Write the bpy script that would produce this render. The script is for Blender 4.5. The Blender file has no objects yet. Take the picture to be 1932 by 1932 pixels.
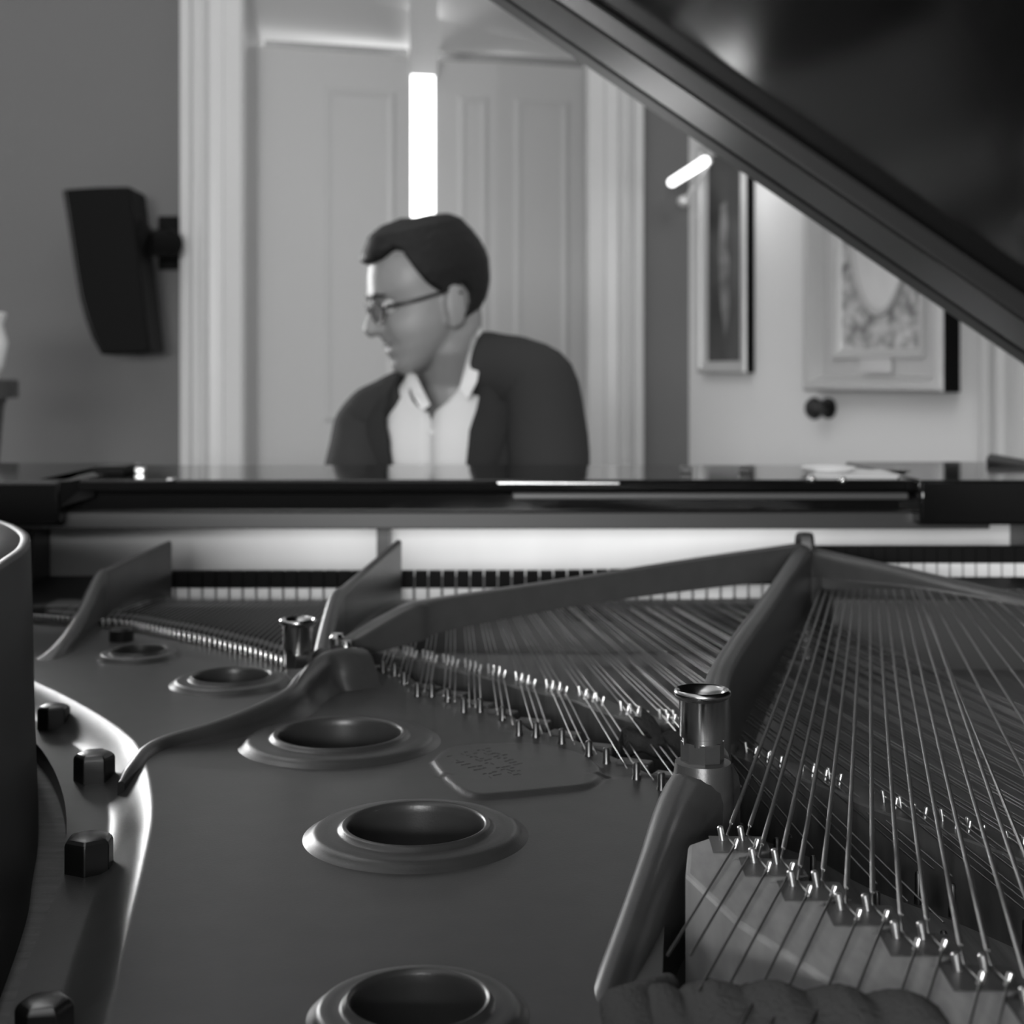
import bpy, bmesh, math, random
import numpy as np
from mathutils import Vector, Matrix
random.seed(7)
C = bpy.context.scene.collection
PI = math.pi

# ------------------------------------------------------------------ camera
F, HX, HY, CZ = 2700.0, 966.0, 715.0, 1.08          # focal length (1932 px frame), horizon, eye height
cam_d = bpy.data.cameras.new('camera')
cam_d.sensor_width = 36.0
cam_d.lens = F / 1932 * 36
cam_d.shift_y = -(966 - HY) / 1932
cam_d.clip_start = 0.02
cam_d.dof.use_dof = True
cam_d.dof.focus_distance = 0.68
cam_d.dof.aperture_fstop = 12.0
cam = bpy.data.objects.new('camera', cam_d)
cam.location = (0, 0, CZ)
cam.rotation_euler = (PI / 2, 0, 0)
C.objects.link(cam)
bpy.context.scene.camera = cam

# ------------------------------------------------------------------ world, lights, exposure
W = bpy.data.worlds.new('world')
bpy.context.scene.world = W
W.use_nodes = True
W.node_tree.nodes['Background'].inputs[0].default_value = (0.5, 0.5, 0.5, 1)
W.node_tree.nodes['Background'].inputs[1].default_value = 0.15
vs = bpy.context.scene.view_settings
vs.view_transform = 'Standard'
vs.look = 'None'
vs.gamma = 1.0
vs.exposure = 0.0

def area(name, loc, direction, sx, sy, power):
    d = bpy.data.lights.new(name, 'AREA')
    d.shape = 'RECTANGLE'; d.size = sx; d.size_y = sy; d.energy = power
    o = bpy.data.objects.new(name, d); C.objects.link(o)
    o.location = loc
    o.rotation_euler = Vector(direction).to_track_quat('-Z', 'Z').to_euler()
    return o
area('overhead_fill', (-0.6, 2.0, 2.80), (0, .2, -1), 1.4, .9, 10)  # added overhead fill for the room, not an actual fitting
area('front_fill', (-.55, -2.45, 1.38), (.06, 1, .02), 1.5, .5, 122)  # added frontal fill from behind the camera; that wall has no window
area('hall_light', (-.26, 4.66, 1.56), (0, -.42, 1), .75, .24, 9)
area('board_fill', (0.03, 1.572, CZ - .146), (0, .75, -.42), 0.66, 0.012, 0.19)  # added light hidden behind the desk rail to brighten the pale board

# ------------------------------------------------------------------ helpers
def px(x, y, d):
    """point seen at pixel (x, y) standing at depth d"""
    return Vector(((x - HX) / F * d, d, CZ + (HY - y) / F * d))
def ph(x, y, h):
    """point seen at pixel (x, y) lying h metres under the eye"""
    return px(x, y, F * h / (y - HY))

def mat(name, col, rough=.5, metal=0.0, spec=.5, coat=0.0, noise=None, bump=None, emit=None, trans=0.0):
    m = bpy.data.materials.new(name); m.use_nodes = True
    nt = m.node_tree; b = nt.nodes['Principled BSDF']
    c = (col, col, col, 1)
    b.inputs['Base Color'].default_value = c
    b.inputs['Roughness'].default_value = rough
    b.inputs['Metallic'].default_value = metal
    b.inputs['Specular IOR Level'].default_value = spec
    b.inputs['Coat Weight'].default_value = coat
    b.inputs['Coat Roughness'].default_value = .05
    b.inputs['Transmission Weight'].default_value = trans
    tc = nt.nodes.new('ShaderNodeTexCoord')
    if noise:
        scale, amt, stretch = noise
        mp = nt.nodes.new('ShaderNodeMapping'); mp.inputs['Scale'].default_value = stretch
        n = nt.nodes.new('ShaderNodeTexNoise'); n.inputs['Scale'].default_value = scale
        n.inputs['Detail'].default_value = 5
        r = nt.nodes.new('ShaderNodeValToRGB')
        lo, hi = max(0, col * (1 - amt)), col * (1 + amt)
        r.color_ramp.elements[0].position = .3; r.color_ramp.elements[1].position = .7
        r.color_ramp.elements[0].color = (lo, lo, lo, 1); r.color_ramp.elements[1].color = (hi, hi, hi, 1)
        nt.links.new(tc.outputs['Object'], mp.inputs[0]); nt.links.new(mp.outputs[0], n.inputs['Vector'])
        nt.links.new(n.outputs['Fac'], r.inputs[0]); nt.links.new(r.outputs[0], b.inputs['Base Color'])
    if bump:
        scale, st, stretch = bump
        mp = nt.nodes.new('ShaderNodeMapping'); mp.inputs['Scale'].default_value = stretch
        n = nt.nodes.new('ShaderNodeTexNoise'); n.inputs['Scale'].default_value = scale
        n.inputs['Detail'].default_value = 6
        bp = nt.nodes.new('ShaderNodeBump'); bp.inputs['Strength'].default_value = st; bp.inputs['Distance'].default_value = .002
        nt.links.new(tc.outputs['Object'], mp.inputs[0]); nt.links.new(mp.outputs[0], n.inputs['Vector'])
        nt.links.new(n.outputs['Fac'], bp.inputs['Height']); nt.links.new(bp.outputs[0], b.inputs['Normal'])
    if emit:
        b.inputs['Emission Color'].default_value = (1, 1, 1, 1); b.inputs['Emission Strength'].default_value = emit
    return m
ONE = (1, 1, 1)
M = dict(
    plate=mat('plate_bronze_paint', .076, .33, .30, noise=(60, .07, ONE), bump=(900, .05, ONE)),
    black=mat('black_lacquer', .006, .07, 0, .5),
    lidblack=mat('lid_lacquer', .005, .13, 0, .26),
    rim=mat('rim_lacquer', .045, .5, 0, .1),
    damper=mat('damper_black', .008, .7, 0, .1),
    pins=mat('bright_pin', .85, .3, 1),
    satin=mat('satin_black', .02, .35, 0, .5),
    chrome=mat('nickel', .55, .2, 1, bump=(300, .012, (1, 1, 30))),
    bolt=mat('dark_steel', .12, .32, .9),
    steel=mat('steel_wire', .42, .35, 1),
    wound=mat('copper_wound_wire', .32, .38, 1, bump=(2500, .3, ONE)),
    spruce=mat('spruce', .20, .45, 0, .4, noise=(18, .25, (14, .6, 1))),
    ledge=mat('pale_ledge_wood', .16, .7, 0, .3, noise=(30, .2, (1, 6, 1)), bump=(120, .6, ONE)),
    maple=mat('pale_maple', .33, .5, 0, .4, noise=(25, .14, (8, 2, 1))),
    graphite=mat('graphite', .06, .45, 0, .5),
    darkwood=mat('dark_bridge_wood', .07, .4, 0, .5, noise=(30, .3, (8, 2, 1))),
    felt=mat('grey_felt', .075, .95, 0, .1, bump=(500, .7, ONE)),
    darkfelt=mat('dark_felt', .035, .95, 0, .1, bump=(500, .7, ONE)),
    whitefelt=mat('white_felt', .9, .95, 0, .1),
    pale=mat('pale_board', .8, .6, 0, .3, noise=(4, .05, (3, 1, 1))),
    wall=mat('grey_wall_paint', .16, .75, 0, .3, bump=(60, .05, ONE)),
    wall2=mat('pale_wall_paint', .78, .75, 0, .3, bump=(60, .05, ONE)),
    white=mat('white_gloss_paint', .64, .35, 0, .4),
    door=mat('door_paint', .56, .4, 0, .4),
    ceil=mat('ceiling_white', .7, .8),
    floor=mat('floor_wood', .12, .4, 0, .5, noise=(6, .3, (1, 12, 1))),
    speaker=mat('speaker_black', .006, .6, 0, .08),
    grille=mat('speaker_grille', .004, .8, 0, .06),
    giltframe=mat('gilt_frame', .56, .4, .2, bump=(90, .8, ONE)),
    gilt=mat('gilt_plain', .55, .35, .3),
    canvas=mat('dark_canvas', .06, .3, 0, .5, noise=(7, .8, (1, 1, .6))),
    mount=mat('carved_mount', .40, .5, 0, .4, noise=(34, .75, ONE), bump=(60, .8, ONE)),
    portrait=mat('pale_portrait', .68, .35, 0, .4, noise=(6, .12, ONE)),
    skin=mat('skin', .26, .45, 0, .4, noise=(12, .06, ONE)),
    hair=mat('dark_hair', .008, .6, 0, .25, bump=(90, .8, (1, 1, 1))),
    eye=mat('eye_white', .6, .2),
    iris=mat('iris', .01, .2),
    jacket=mat('wool_jacket', .032, .85, 0, .2, bump=(400, .3, ONE)),
    lapel=mat('wool_lapel', .026, .85, 0, .2, bump=(400, .3, ONE)),
    shirt=mat('white_shirt', .72, .8, 0, .2),
    trousers=mat('dark_trousers', .03, .85),
    leather=mat('black_leather', .015, .35),
    specs=mat('dark_spectacle_frame', .012, .25),
    glass=mat('lens_glass', .9, .02, 0, .5, trans=1.0),
    paper=mat('paper', .78, .7),
    ivory=mat('ivory_key', .75, .25),
    lamp=mat('lamp_lit', .8, .5, emit=3.0),
    sky=mat('daylight_sky', .8, .5, emit=27.0),
    sky2=mat('daylight_beyond', .8, .5, emit=4.0),
    brass=mat('dull_brass', .06, .35, .9),
    shade=mat('pale_shade', .75, .7),
    stone=mat('dark_stone', .035, .5),
)

def mesh(name, verts, faces, m, parent=None, smooth=True, sharp=35):
    me = bpy.data.meshes.new(name)
    me.from_pydata([tuple(v) for v in verts], [], [tuple(f) for f in faces])
    me.materials.append(M[m] if isinstance(m, str) else m)
    o = bpy.data.objects.new(name, me)
    C.objects.link(o)
    if parent: o.parent = parent
    if smooth:
        me.polygons.foreach_set('use_smooth', [True] * len(me.polygons))
        if sharp: me.set_sharp_from_angle(angle=math.radians(sharp))
    return o
def thing(name, label, cat, group=None, loc=(0, 0, 0)):
    o = bpy.data.objects.new(name, None); C.objects.link(o)
    o.empty_display_size = .05
    o.location = loc
    tag(o, label, cat, group)
    return o
def tag(o, label=None, cat=None, group=None, kind=None):
    if label: o['label'] = label
    if cat: o['category'] = cat
    if group: o['group'] = group
    if kind: o['kind'] = kind
    return o
def struct(o): o['kind'] = 'structure'; return o

class MB:
    def __init__(s): s.v = []; s.f = []
    def add(s, v, f):
        n = len(s.v); s.v += [tuple(p) for p in v]; s.f += [tuple(i + n for i in q) for q in f]; return s
    def box(s, lo, hi, R=None):
        x0, y0, z0 = lo; x1, y1, z1 = hi
        v = [(x0, y0, z0), (x1, y0, z0), (x1, y1, z0), (x0, y1, z0), (x0, y0, z1), (x1, y0, z1), (x1, y1, z1), (x0, y1, z1)]
        if R: v = [R @ Vector(p) for p in v]
        return s.add(v, [(3, 2, 1, 0), (4, 5, 6, 7), (0, 1, 5, 4), (1, 2, 6, 5), (2, 3, 7, 6), (3, 0, 4, 7)])
    def tube(s, pts, r, n=10, cap=True, up=None):
        pts = [Vector(p) for p in pts]
        rs = r if isinstance(r, (list, tuple)) else [r] * len(pts)
        vs = []; ref = None
        for i, p in enumerate(pts):
            t = (pts[min(i + 1, len(pts) - 1)] - pts[max(i - 1, 0)]).normalized()
            if ref is None:
                ref = t.orthogonal().normalized() if up is None else (Vector(up) - t * t.dot(Vector(up))).normalized()
            else:
                ref = (ref - t * ref.dot(t)).normalized()
            b = t.cross(ref)
            for k in range(n):
                a = 2 * PI * k / n
                vs.append(p + (ref * math.cos(a) + b * math.sin(a)) * rs[i])
        fs = []
        for i in range(len(pts) - 1):
            for k in range(n):
                a, b2 = i * n + k, i * n + (k + 1) % n
                fs.append((a, b2, b2 + n, a + n))
        if cap:
            fs.append(tuple(range(n))[::-1]); e = (len(pts) - 1) * n; fs.append(tuple(range(e, e + n)))
        return s.add(vs, fs)
    def capsule(s, pts, rs, n=16):
        """tube with rounded ends"""
        pts = [Vector(p) for p in pts]
        rs = list(rs) if isinstance(rs, (list, tuple)) else [rs] * len(pts)
        a = (pts[0] - pts[1]).normalized(); b = (pts[-1] - pts[-2]).normalized()
        P = []; R = []
        for k in range(5):
            t = PI / 2 * (1 - k / 5); P.append(pts[0] + a * rs[0] * math.sin(t)); R.append(max(1e-4, rs[0] * math.cos(t)))
        P += pts; R += rs
        for k in range(1, 6):
            t = PI / 2 * k / 5; P.append(pts[-1] + b * rs[-1] * math.sin(t)); R.append(max(1e-4, rs[-1] * math.cos(t)))
        return s.tube(P, R, n)
    def ball(s, c, r, n=16, m=10, sc=(1, 1, 1), R=None):
        vs = []; fs = []
        for i in range(m + 1):
            t = PI * i / m
            for k in range(n):
                a = 2 * PI * k / n
                p = Vector((r * sc[0] * math.sin(t) * math.cos(a), r * sc[1] * math.sin(t) * math.sin(a), r * sc[2] * math.cos(t)))
                if R: p = R @ p
                vs.append(Vector(c) + p)
        for i in range(m):
            for k in range(n):
                fs.append((i * n + k, (i + 1) * n + k, (i + 1) * n + (k + 1) % n, i * n + (k + 1) % n))
        return s.add(vs, fs)
    def lathe(s, prof, n=48, o=(0, 0, 0), R=None, close=False):
        """prof: (r, z) pairs turned about z"""
        vs = []; fs = []; k = len(prof)
        for i in range(n):
            a = 2 * PI * i / n
            for r, z in prof:
                p = Vector((r * math.cos(a), r * math.sin(a), z))
                vs.append(Vector(o) + (R @ p if R else p))
        for i in range(n):
            j = (i + 1) % n
            for q in range(k - 1 if not close else k):
                q2 = (q + 1) % k
                fs.append((i * k + q, j * k + q, j * k + q2, i * k + q2))
        return s.add(vs, fs)
    def prism(s, poly, axis_pts):
        """poly: list of points; axis_pts: offset vector"""
        n = len(poly); a = [Vector(p) for p in poly]; b = [p + Vector(axis_pts) for p in a]
        return s.add(a + b, [tuple(range(n))[::-1], tuple(range(n, 2 * n))] + [(i, (i + 1) % n, (i + 1) % n + n, i + n) for i in range(n)])
    def loft(s, rings, caps=True, closed=True):
        n = len(rings[0]); vs = [p for r in rings for p in r]; fs = []
        for i in range(len(rings) - 1):
            for k in range(n if closed else n - 1):
                a, b = i * n + k, i * n + (k + 1) % n
                fs.append((a, b, b + n, a + n))
        if caps:
            fs.append(tuple(range(n))[::-1]); e = (len(rings) - 1) * n; fs.append(tuple(range(e, e + n)))
        return s.add(vs, fs)
    def build(s, name, m, parent=None, smooth=True, sharp=35):
        return mesh(name, s.v, s.f, m, parent, smooth, sharp)

def bevel(o, w, seg=2):
    b = o.modifiers.new('bevel', 'BEVEL'); b.width = w; b.segments = seg; b.limit_method = 'ANGLE'; b.angle_limit = .6
    return o
def catmull(pts, n=6):
    P = [np.array(p, float) for p in pts]
    P = [2 * P[0] - P[1]] + P + [2 * P[-1] - P[-2]]
    out = []
    for i in range(1, len(P) - 2):
        for k in range(n):
            t = k / n
            a, b, c, d = P[i - 1:i + 3]
            out.append(.5 * ((2 * b) + (-a + c) * t + (2 * a - 5 * b + 4 * c - d) * t * t + (-a + 3 * b - 3 * c + d) * t ** 3))
    out.append(P[-2])
    return [tuple(p) for p in out]
def strut(name, picks, parent, flare=.006, n=7, round_f=1.0, m='plate'):
    """cast bar: picks are (x px, y px, depth, width, bottom z under the eye); the top is rounded"""
    rows = []
    for x, y, d, w, hb in picks:
        p = px(x, y, d); rows.append((p.x, p.y, p.z, w, CZ - hb))
    rows = catmull(rows, n)
    rings = []
    for i, (x, y, z, w, zb) in enumerate(rows):
        a = rows[max(i - 1, 0)]; b = rows[min(i + 1, len(rows) - 1)]
        t = Vector((b[0] - a[0], b[1] - a[1], 0)).normalized(); nrm = Vector((t.y, -t.x, 0))
        r = w / 2 * round_f; h = max(z - zb, .0005); rz = min(r, h * .8)
        prof = [(-w / 2 - flare, zb), (-w / 2 - flare * .3, zb + min(flare, h * .3)), (-w / 2, zb + min(2 * flare, h * .5))]
        for k in range(9):
            a2 = PI * (1 - k / 8)
            prof.append((math.cos(a2) * r + (0 if round_f == 1 else math.copysign(w / 2 - r, math.cos(a2)) if k != 4 else 0), z - rz + math.sin(a2) * rz))
        prof += [(w / 2, zb + min(2 * flare, h * .5)), (w / 2 + flare * .3, zb + min(flare, h * .3)), (w / 2 + flare, zb)]
        rings.append([Vector((x, y, 0)) + nrm * q[0] + Vector((0, 0, q[1])) for q in prof])
    return MB().loft(rings).build(name, m, parent, True, 50)

# ================================================================== the room
BY = 4.0                                                         # back wall
def wx(p, d=BY): return (p - HX) / F * d
def quad(name, pts, m): return struct(mesh(name, pts, [tuple(range(len(pts)))], m, None, False))
cor = Vector((wx(1300), BY, 0)); rdir = Vector((.5, -.866, 0)); rn = Vector((-.866, -.5, 0))
far_r = cor + rdir * 7.4
struct(MB().box((-2.7, -2.6, -.1), (4.6, 6.2, 0)).build('floor', 'floor', None, False))
struct(MB().box((-2.7, -2.6, 2.9), (4.6, 6.2, 3.0)).build('ceiling', 'ceil', None, False))
oL, oR, cL, cR = wx(465), wx(1105), wx(345), wx(1213)            # door opening and casing edges
vx0, vx1, vz0, vz1 = -2.50, -1.60, .98, 2.12                      # window in the back wall, left of the view
b = MB()
b.box((-2.6, BY, 0), (vx0, BY + .12, 2.9)); b.box((vx1, BY, 0), (oL - .03, BY + .12, 2.9)); b.box((vx0, BY, 0), (vx1, BY + .12, vz0)); b.box((vx0, BY, vz1), (vx1, BY + .12, 2.9))
b.box((oR + .03, BY, 0), (cor.x + .1, BY + .12, 2.9)); b.box((oL - .03, BY, 2.32), (oR + .03, BY + .12, 2.9))
struct(b.build('wall_back', 'wall', None, False))
b = MB()   # right wall, running from the corner towards the camera
b.add([cor, far_r, far_r + Vector((.1, 0.05, 0)), cor + Vector((.1, .05, 0)), cor + Vector((0, 0, 2.9)), far_r + Vector((0, 0, 2.9)), far_r + Vector((.1, .05, 2.9)), cor + Vector((.1, .05, 2.9))],
      [(0, 1, 5, 4), (3, 2, 1, 0), (4, 5, 6, 7), (2, 3, 7, 6), (1, 2, 6, 5), (3, 0, 4, 7)])
struct(b.build('wall_right', 'wall2', None, False))
struct(MB().box((-2.7, -2.6, 0), (-2.6, BY + .12, 2.9)).build('wall_left', 'wall', None, False))
struct(MB().box((-2.7, -2.7, 0), (4.6, -2.6, 2.9)).build('wall_front', 'wall2', None, False))
win = struct(mesh('window_1', [(vx0, BY + .10, vz0), (vx1, BY + .10, vz0), (vx1, BY + .10, vz1), (vx0, BY + .10, vz1)], [(0, 1, 2, 3)], 'sky', None, False))
b = MB()
for x in (vx0, (vx0 + vx1) / 2 - .015, vx1 - .04): b.box((x, BY + .04, vz0), (x + .04, BY + .08, vz1))
for z in (vz0, (vz0 + vz1) / 2 - .015, vz1 - .04): b.box((vx0, BY + .045, z), (vx1, BY + .075, z + .03))
b.build('window_frame', 'white', win, False)

def casing(name, x0, x1, y, z1, prof):
    """upright moulding: prof = (fraction across, projection)"""
    b = MB()
    v = [(x0 + (x1 - x0) * f, y - p, 0) for f, p in prof]
    v = [(x0, y + .01, 0)] + v + [(x1, y + .01, 0)]
    return struct(b.prism(v, (0, 0, z1)).build(name, 'white', None, True, 25))
PR = [(0, .03), (.02, .05), (.10, .055), (.17, .05), (.20, .032), (.25, .03), (.28, .05), (.36, .055), (.42, .045), (.45, .030), (.5, .028), (.66, .028), (.69, .04), (.95, .042), (1, .03)]
casing('trim_1', cL, oL, BY, 2.6, PR)
casing('trim_2', oR, cR, BY, 2.6, [(1 - f, p) for f, p in PR][::-1])
# recess behind the opening: two side linings and a splayed head
DL, DR = px(505, 90, 4.20), px(1085, 129, 4.48)                   # foot line of the leaves, left and right
dz = 2.055
struct(mesh('trim_3', [(oL - .02, BY, 0), (DL.x - .02, DL.y + .06, 0), (DL.x - .02, DL.y + .06, 2.6), (oL - .02, BY, 2.6)], [(0, 1, 2, 3)], 'door', None, False))
struct(mesh('trim_4', [(oR + .015, BY, 0), (DR.x + .03, DR.y + .06, 0), (DR.x + .03, DR.y + .06, 2.6), (oR + .015, BY, 2.6)], [(3, 2, 1, 0)], 'door', None, False))
struct(mesh('trim_7', [(oL - .04, BY, 2.24), (oR + .04, BY, 2.24), (DR.x + .06, DR.y + .03, dz + .03), (DL.x - .06, DL.y + .03, dz + .03)], [(0, 1, 2, 3)], 'white', None, False))
dvec = (DR - DL); dvec.z = 0
def on_door(p):
    """distance along the leaf line met by pixel column p"""
    k = (p - HX) / F
    return (k * DL.y - DL.x) / (dvec.x - k * dvec.y)
def leaf(name, p0, p1, swing0=0, swing1=0, panels=((.12, .88, .15, .8), (.12, .88, .95, 1.95))):
    a = Vector((DL.x, DL.y, 0)) + dvec * on_door(p0) + Vector((0, swing0, 0))
    c = Vector((DL.x, DL.y, 0)) + dvec * on_door(p1) + Vector((0, swing1, 0))
    e = (c - a); L = e.length; e.normalize(); nn = Vector((e.y, -e.x, 0))
    if nn.y > 0: nn = -nn
    def T(u, z, q): return a + e * (u * L) + nn * q + Vector((0, 0, z))
    b = MB()
    v = [T(0, .01, 0), T(1, .01, 0), T(1, .01, -.035), T(0, .01, -.035), T(0, dz, 0), T(1, dz, 0), T(1, dz, -.035), T(0, dz, -.035)]
    b.add(v, [(3, 2, 1, 0), (4, 5, 6, 7), (0, 1, 5, 4), (1, 2, 6, 5), (2, 3, 7, 6), (3, 0, 4, 7)])
    o = struct(b.build(name, 'door', None, False))
    for u0, u1, z0, z1 in panels:
        b = MB(); w = .028 / L; wz = .028
        # raised moulding round the panel
        for (A, B, Cc, D) in (((u0, z0), (u1, z0), (u1 - w, z0 + wz), (u0 + w, z0 + wz)), ((u1, z0), (u1, z1), (u1 - w, z1 - wz), (u1 - w, z0 + wz)),
                              ((u1, z1), (u0, z1), (u0 + w, z1 - wz), (u1 - w, z1 - wz)), ((u0, z1), (u0, z0), (u0 + w, z0 + wz), (u0 + w, z1 - wz))):
            mid = [((A[0] + D[0]) / 2, (A[1] + D[1]) / 2), ((B[0] + Cc[0]) / 2, (B[1] + Cc[1]) / 2)]
            v = [T(*A, .0), T(*B, .0), T(*mid[1], .008), T(*mid[0], .008), T(*Cc, .004), T(*D, .004)]
            b.add(v, [(0, 1, 2, 3), (3, 2, 4, 5)])
        b.add([T(u0 + w, z0 + wz, .004), T(u1 - w, z0 + wz, .004), T(u1 - w, z1 - wz, .004), T(u0 + w, z1 - wz, .004)], [(0, 1, 2, 3)])
        b.build('door_panel', 'door', o, False)
    return o
leaf('door_1', 485, 776, 0, .0, ((.42, .90, .15, .8), (.42, .90, .95, 1.95)))
leaf('door_2', 821, 940, .03, .0, ((.35, .85, .15, .8), (.35, .85, .95, 1.95)))
leaf('door_3', 938, 1108, 0, 0, ((.18, .80, .15, .8), (.18, .80, .95, 1.95)))
b = MB()
tA, tB = px(796, 122, 4.30), Vector((wx(796), BY + .01, 2.24))
b.prism([tA + Vector((-.036, 0, .0)), tA + Vector((.046, 0, -.004)), tA + Vector((.046, 0, -.034)), tA + Vector((-.036, 0, -.03))], tB - tA)
struct(b.build('trim_5', 'white', None, False))
struct(mesh('window_2', [(-.62, 5.4, .2), (.02, 5.4, .2), (.02, 5.4, 1.55), (-.289, 5.4, 1.55), (-.289, 5.4, 2.45), (-.386, 5.4, 2.45), (-.386, 5.4, 1.55), (-.62, 5.4, 1.55)], [(0, 1, 2, 3, 4, 5, 6, 7)], 'sky2', None, False))
struct(MB().box((-2.0, 5.5, 0), (1.6, 5.6, 2.9)).build('wall_beyond', 'wall', None, False))
# white casing of the opening far along the right wall, and its pale line
def on_wall(p):
    k = (p - HX) / F
    return (k * cor.y - cor.x) / (rdir.x - k * rdir.y)
def wallpt(p, z, out=0.0):
    q = cor + rdir * on_wall(p) + rn * out; return Vector((q.x, q.y, z))
b = MB()
t0 = on_wall(1876)
pts = []
for f, pr in PR:
    q = cor + rdir * (t0 + f * .16) + rn * pr; pts.append(Vector((q.x, q.y, 0)))
q0 = cor + rdir * t0; q1 = cor + rdir * (t0 + .16)
struct(b.prism([q0 - rn * .01] + pts + [q1 - rn * .01], (0, 0, 2.3)).build('trim_6', 'white', None, True, 25))
# jib door let flush into the right wall, with its dark knob
b = MB(); p0, p1 = on_wall(1442), on_wall(1850)
A = cor + rdir * p0 + rn * .004; B = cor + rdir * p1 + rn * .004
b.prism([A, B, B - rn * .02, A - rn * .02], (0, 0, 2.05))
jd = struct(b.build('door_4', 'wall2', None, False))
kp = wallpt(1567, 1.0, .004); kp.z = px(0, 770, kp.y).z
ku = rn.normalized()
Rk = Vector((0, 0, 1)).rotation_difference(ku).to_matrix()
MB().lathe([(0, 0), (.026, 0), (.026, .006), (.012, .009), (.009, .028), (.012, .032), (.024, .038), (.028, .05), (.022, .06), (0, .063)], 20, kp, Rk).build('door_knob', 'brass', jd)

# ------------------------------------------------------------------ loudspeaker on the left of the casing
sp = thing('wall_speaker', 'black loudspeaker with a curved front on a wall bracket left of the door', 'loudspeaker')
D0 = 3.72
out = [(120, 357), (182, 353), (245, 352), (264, 505), (283, 664), (240, 668), (195, 668), (176, 636), (163, 600), (152, 560), (144, 515), (133, 440)]
b = MB(); v = [px(x, y, D0) for x, y in out]
bevel(b.prism(v, (0, .16, 0)).build('cabinet', 'speaker', sp, True, 25), .006)
fr = [(118, 359), (131, 440), (142, 515), (150, 561), (161, 602), (174, 638), (192, 669)]
b = MB(); rings = []
for x, y in fr:
    p = px(x, y, D0 + .008); rings.append([p, p + Vector((0, .144, 0)), p + Vector((.008, .144, 0)), p + Vector((.008, 0, 0))])
b.loft(rings).build('grille', 'grille', sp, True, 40)
b = MB()
mid = D0 + .08
cpt = px(258, 455, mid); wpt = Vector((wx(318, 3.9), BY, cpt.z - .01))
b.tube([px(250, 452, mid), px(266, 456, mid), px(280, 460, mid)], [.062, .058, .036], 14)
b.tube([px(276, 459, mid), px(318, 459, mid + .06)], [.036, .036], 14)
b.ball(px(318, 459, mid + .06), .04, 14, 8)
b.tube([px(318, 459, mid + .06), Vector((px(320, 459, BY).x, BY, px(320, 459, BY).z))], [.032, .034], 12)
b.build('bracket', 'speaker', sp, True, 40)
b = MB(); wp = px(320, 459, BY)
bevel(b.box((wp.x - .03, BY - .012, wp.z - .075), (wp.x + .028, BY, wp.z + .075)).build('wall_plate', 'speaker', sp), .003)

# ------------------------------------------------------------------ pictures on the right wall
def framed(name, label, p0, p1, ztop, zbot, prof, m_frame, m_in, parts):
    o = thing(name, label, 'picture')
    T0, T1 = on_wall(p0), on_wall(p1)
    def T(u, z, q):
        w = cor + rdir * (T0 + u) + rn * q; return Vector((w.x, w.y, z))
    Wd = T1 - T0
    rings = []
    for ins, pr in prof:
        rings.append([T(ins, zbot + ins, pr), T(Wd - ins, zbot + ins, pr), T(Wd - ins, ztop - ins, pr), T(ins, ztop - ins, pr)])
    MB().loft(rings[:2], False).build('frame_side', 'speaker', o, False)  # near-black sides: shade on the frame edge put into the colour
    MB().loft(rings[1:], False).build('frame', m_frame, o, True, 25)
    ins, pr = prof[-1]
    b = MB(); b.add([T(ins, zbot + ins, pr), T(Wd - ins, zbot + ins, pr), T(Wd - ins, ztop - ins, pr), T(ins, ztop - ins, pr)], [(0, 1, 2, 3)])
    c = b.build('canvas', m_in, o, False)
    return o, T, Wd, ins
z0 = px(0, 704, 3.9).z; z1 = z0 + .62
pic, T, Wd, ins = framed('framed_painting', 'tall dark painting in a gilt frame under a lit picture lamp', 1332, 1424, z1, z0,
    [(0, 0), (0, .028), (.004, .034), (.012, .034), (.018, .028), (.026, .026), (.030, .024), (.032, .018)], 'gilt', 'canvas', None)
# pale standing figure painted on the dark canvas
b = MB(); U = Wd / 2
fig = [(-.012, .45), (.012, .46), (.02, .40), (.012, .34), (.026, .30), (.022, .24), (.03, .17), (.008, .10), (-.008, .17), (-.014, .26), (-.02, .32), (-.014, .39)]
b.prism([T(U * .96 + u, z0 + z, .0185) for u, z in fig], rn * .001)
b.build('painted_figure', mat('painted_pale_figure', .22, .4, noise=(14, .5, ONE)), pic, False)
# painting with the oval portrait
z0b = px(0, 737, 3.6).z; z1b = z0b + .72
pic2, T2, Wd2, ins2 = framed('framed_portrait', 'ornate gilt frame holding a pale oval portrait beside the door knob', 1548, 1814, z1b, z0b,
    [(0, 0), (0, .055), (.006, .062), (.022, .062), (.028, .05), (.038, .026), (.075, .03), (.079, .04), (.087, .04), (.093, .028), (.10, .022)], 'giltframe', 'mount', None)
b = MB(); n = 40; cu = Wd2 / 2; cz = z0b + .40
el = [(cu + .088 * math.cos(2 * PI * k / n), cz + .205 * math.sin(2 * PI * k / n)) for k in range(n)]
b.prism([T2(u, z, .0225) for u, z in el], rn * .002); b.build('portrait', 'portrait', pic2, False)
rings = []
for sc, q in ((1.0, .024), (1.03, .031), (1.08, .031), (1.11, .023)):
    rings.append([T2(cu + (u - cu) * sc, cz + (z - cz) * sc, q) for u, z in el])
MB().loft(rings, False).build('oval_slip', 'gilt', pic2)
b = MB(); b.prism([T2(cu - .05, z0b + .045, .032), T2(cu + .05, z0b + .045, .032), T2(cu + .05, z0b + .085, .032), T2(cu - .05, z0b + .085, .032)], rn * .004)
b.build('title_plate', 'gilt', pic2, False)
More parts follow.
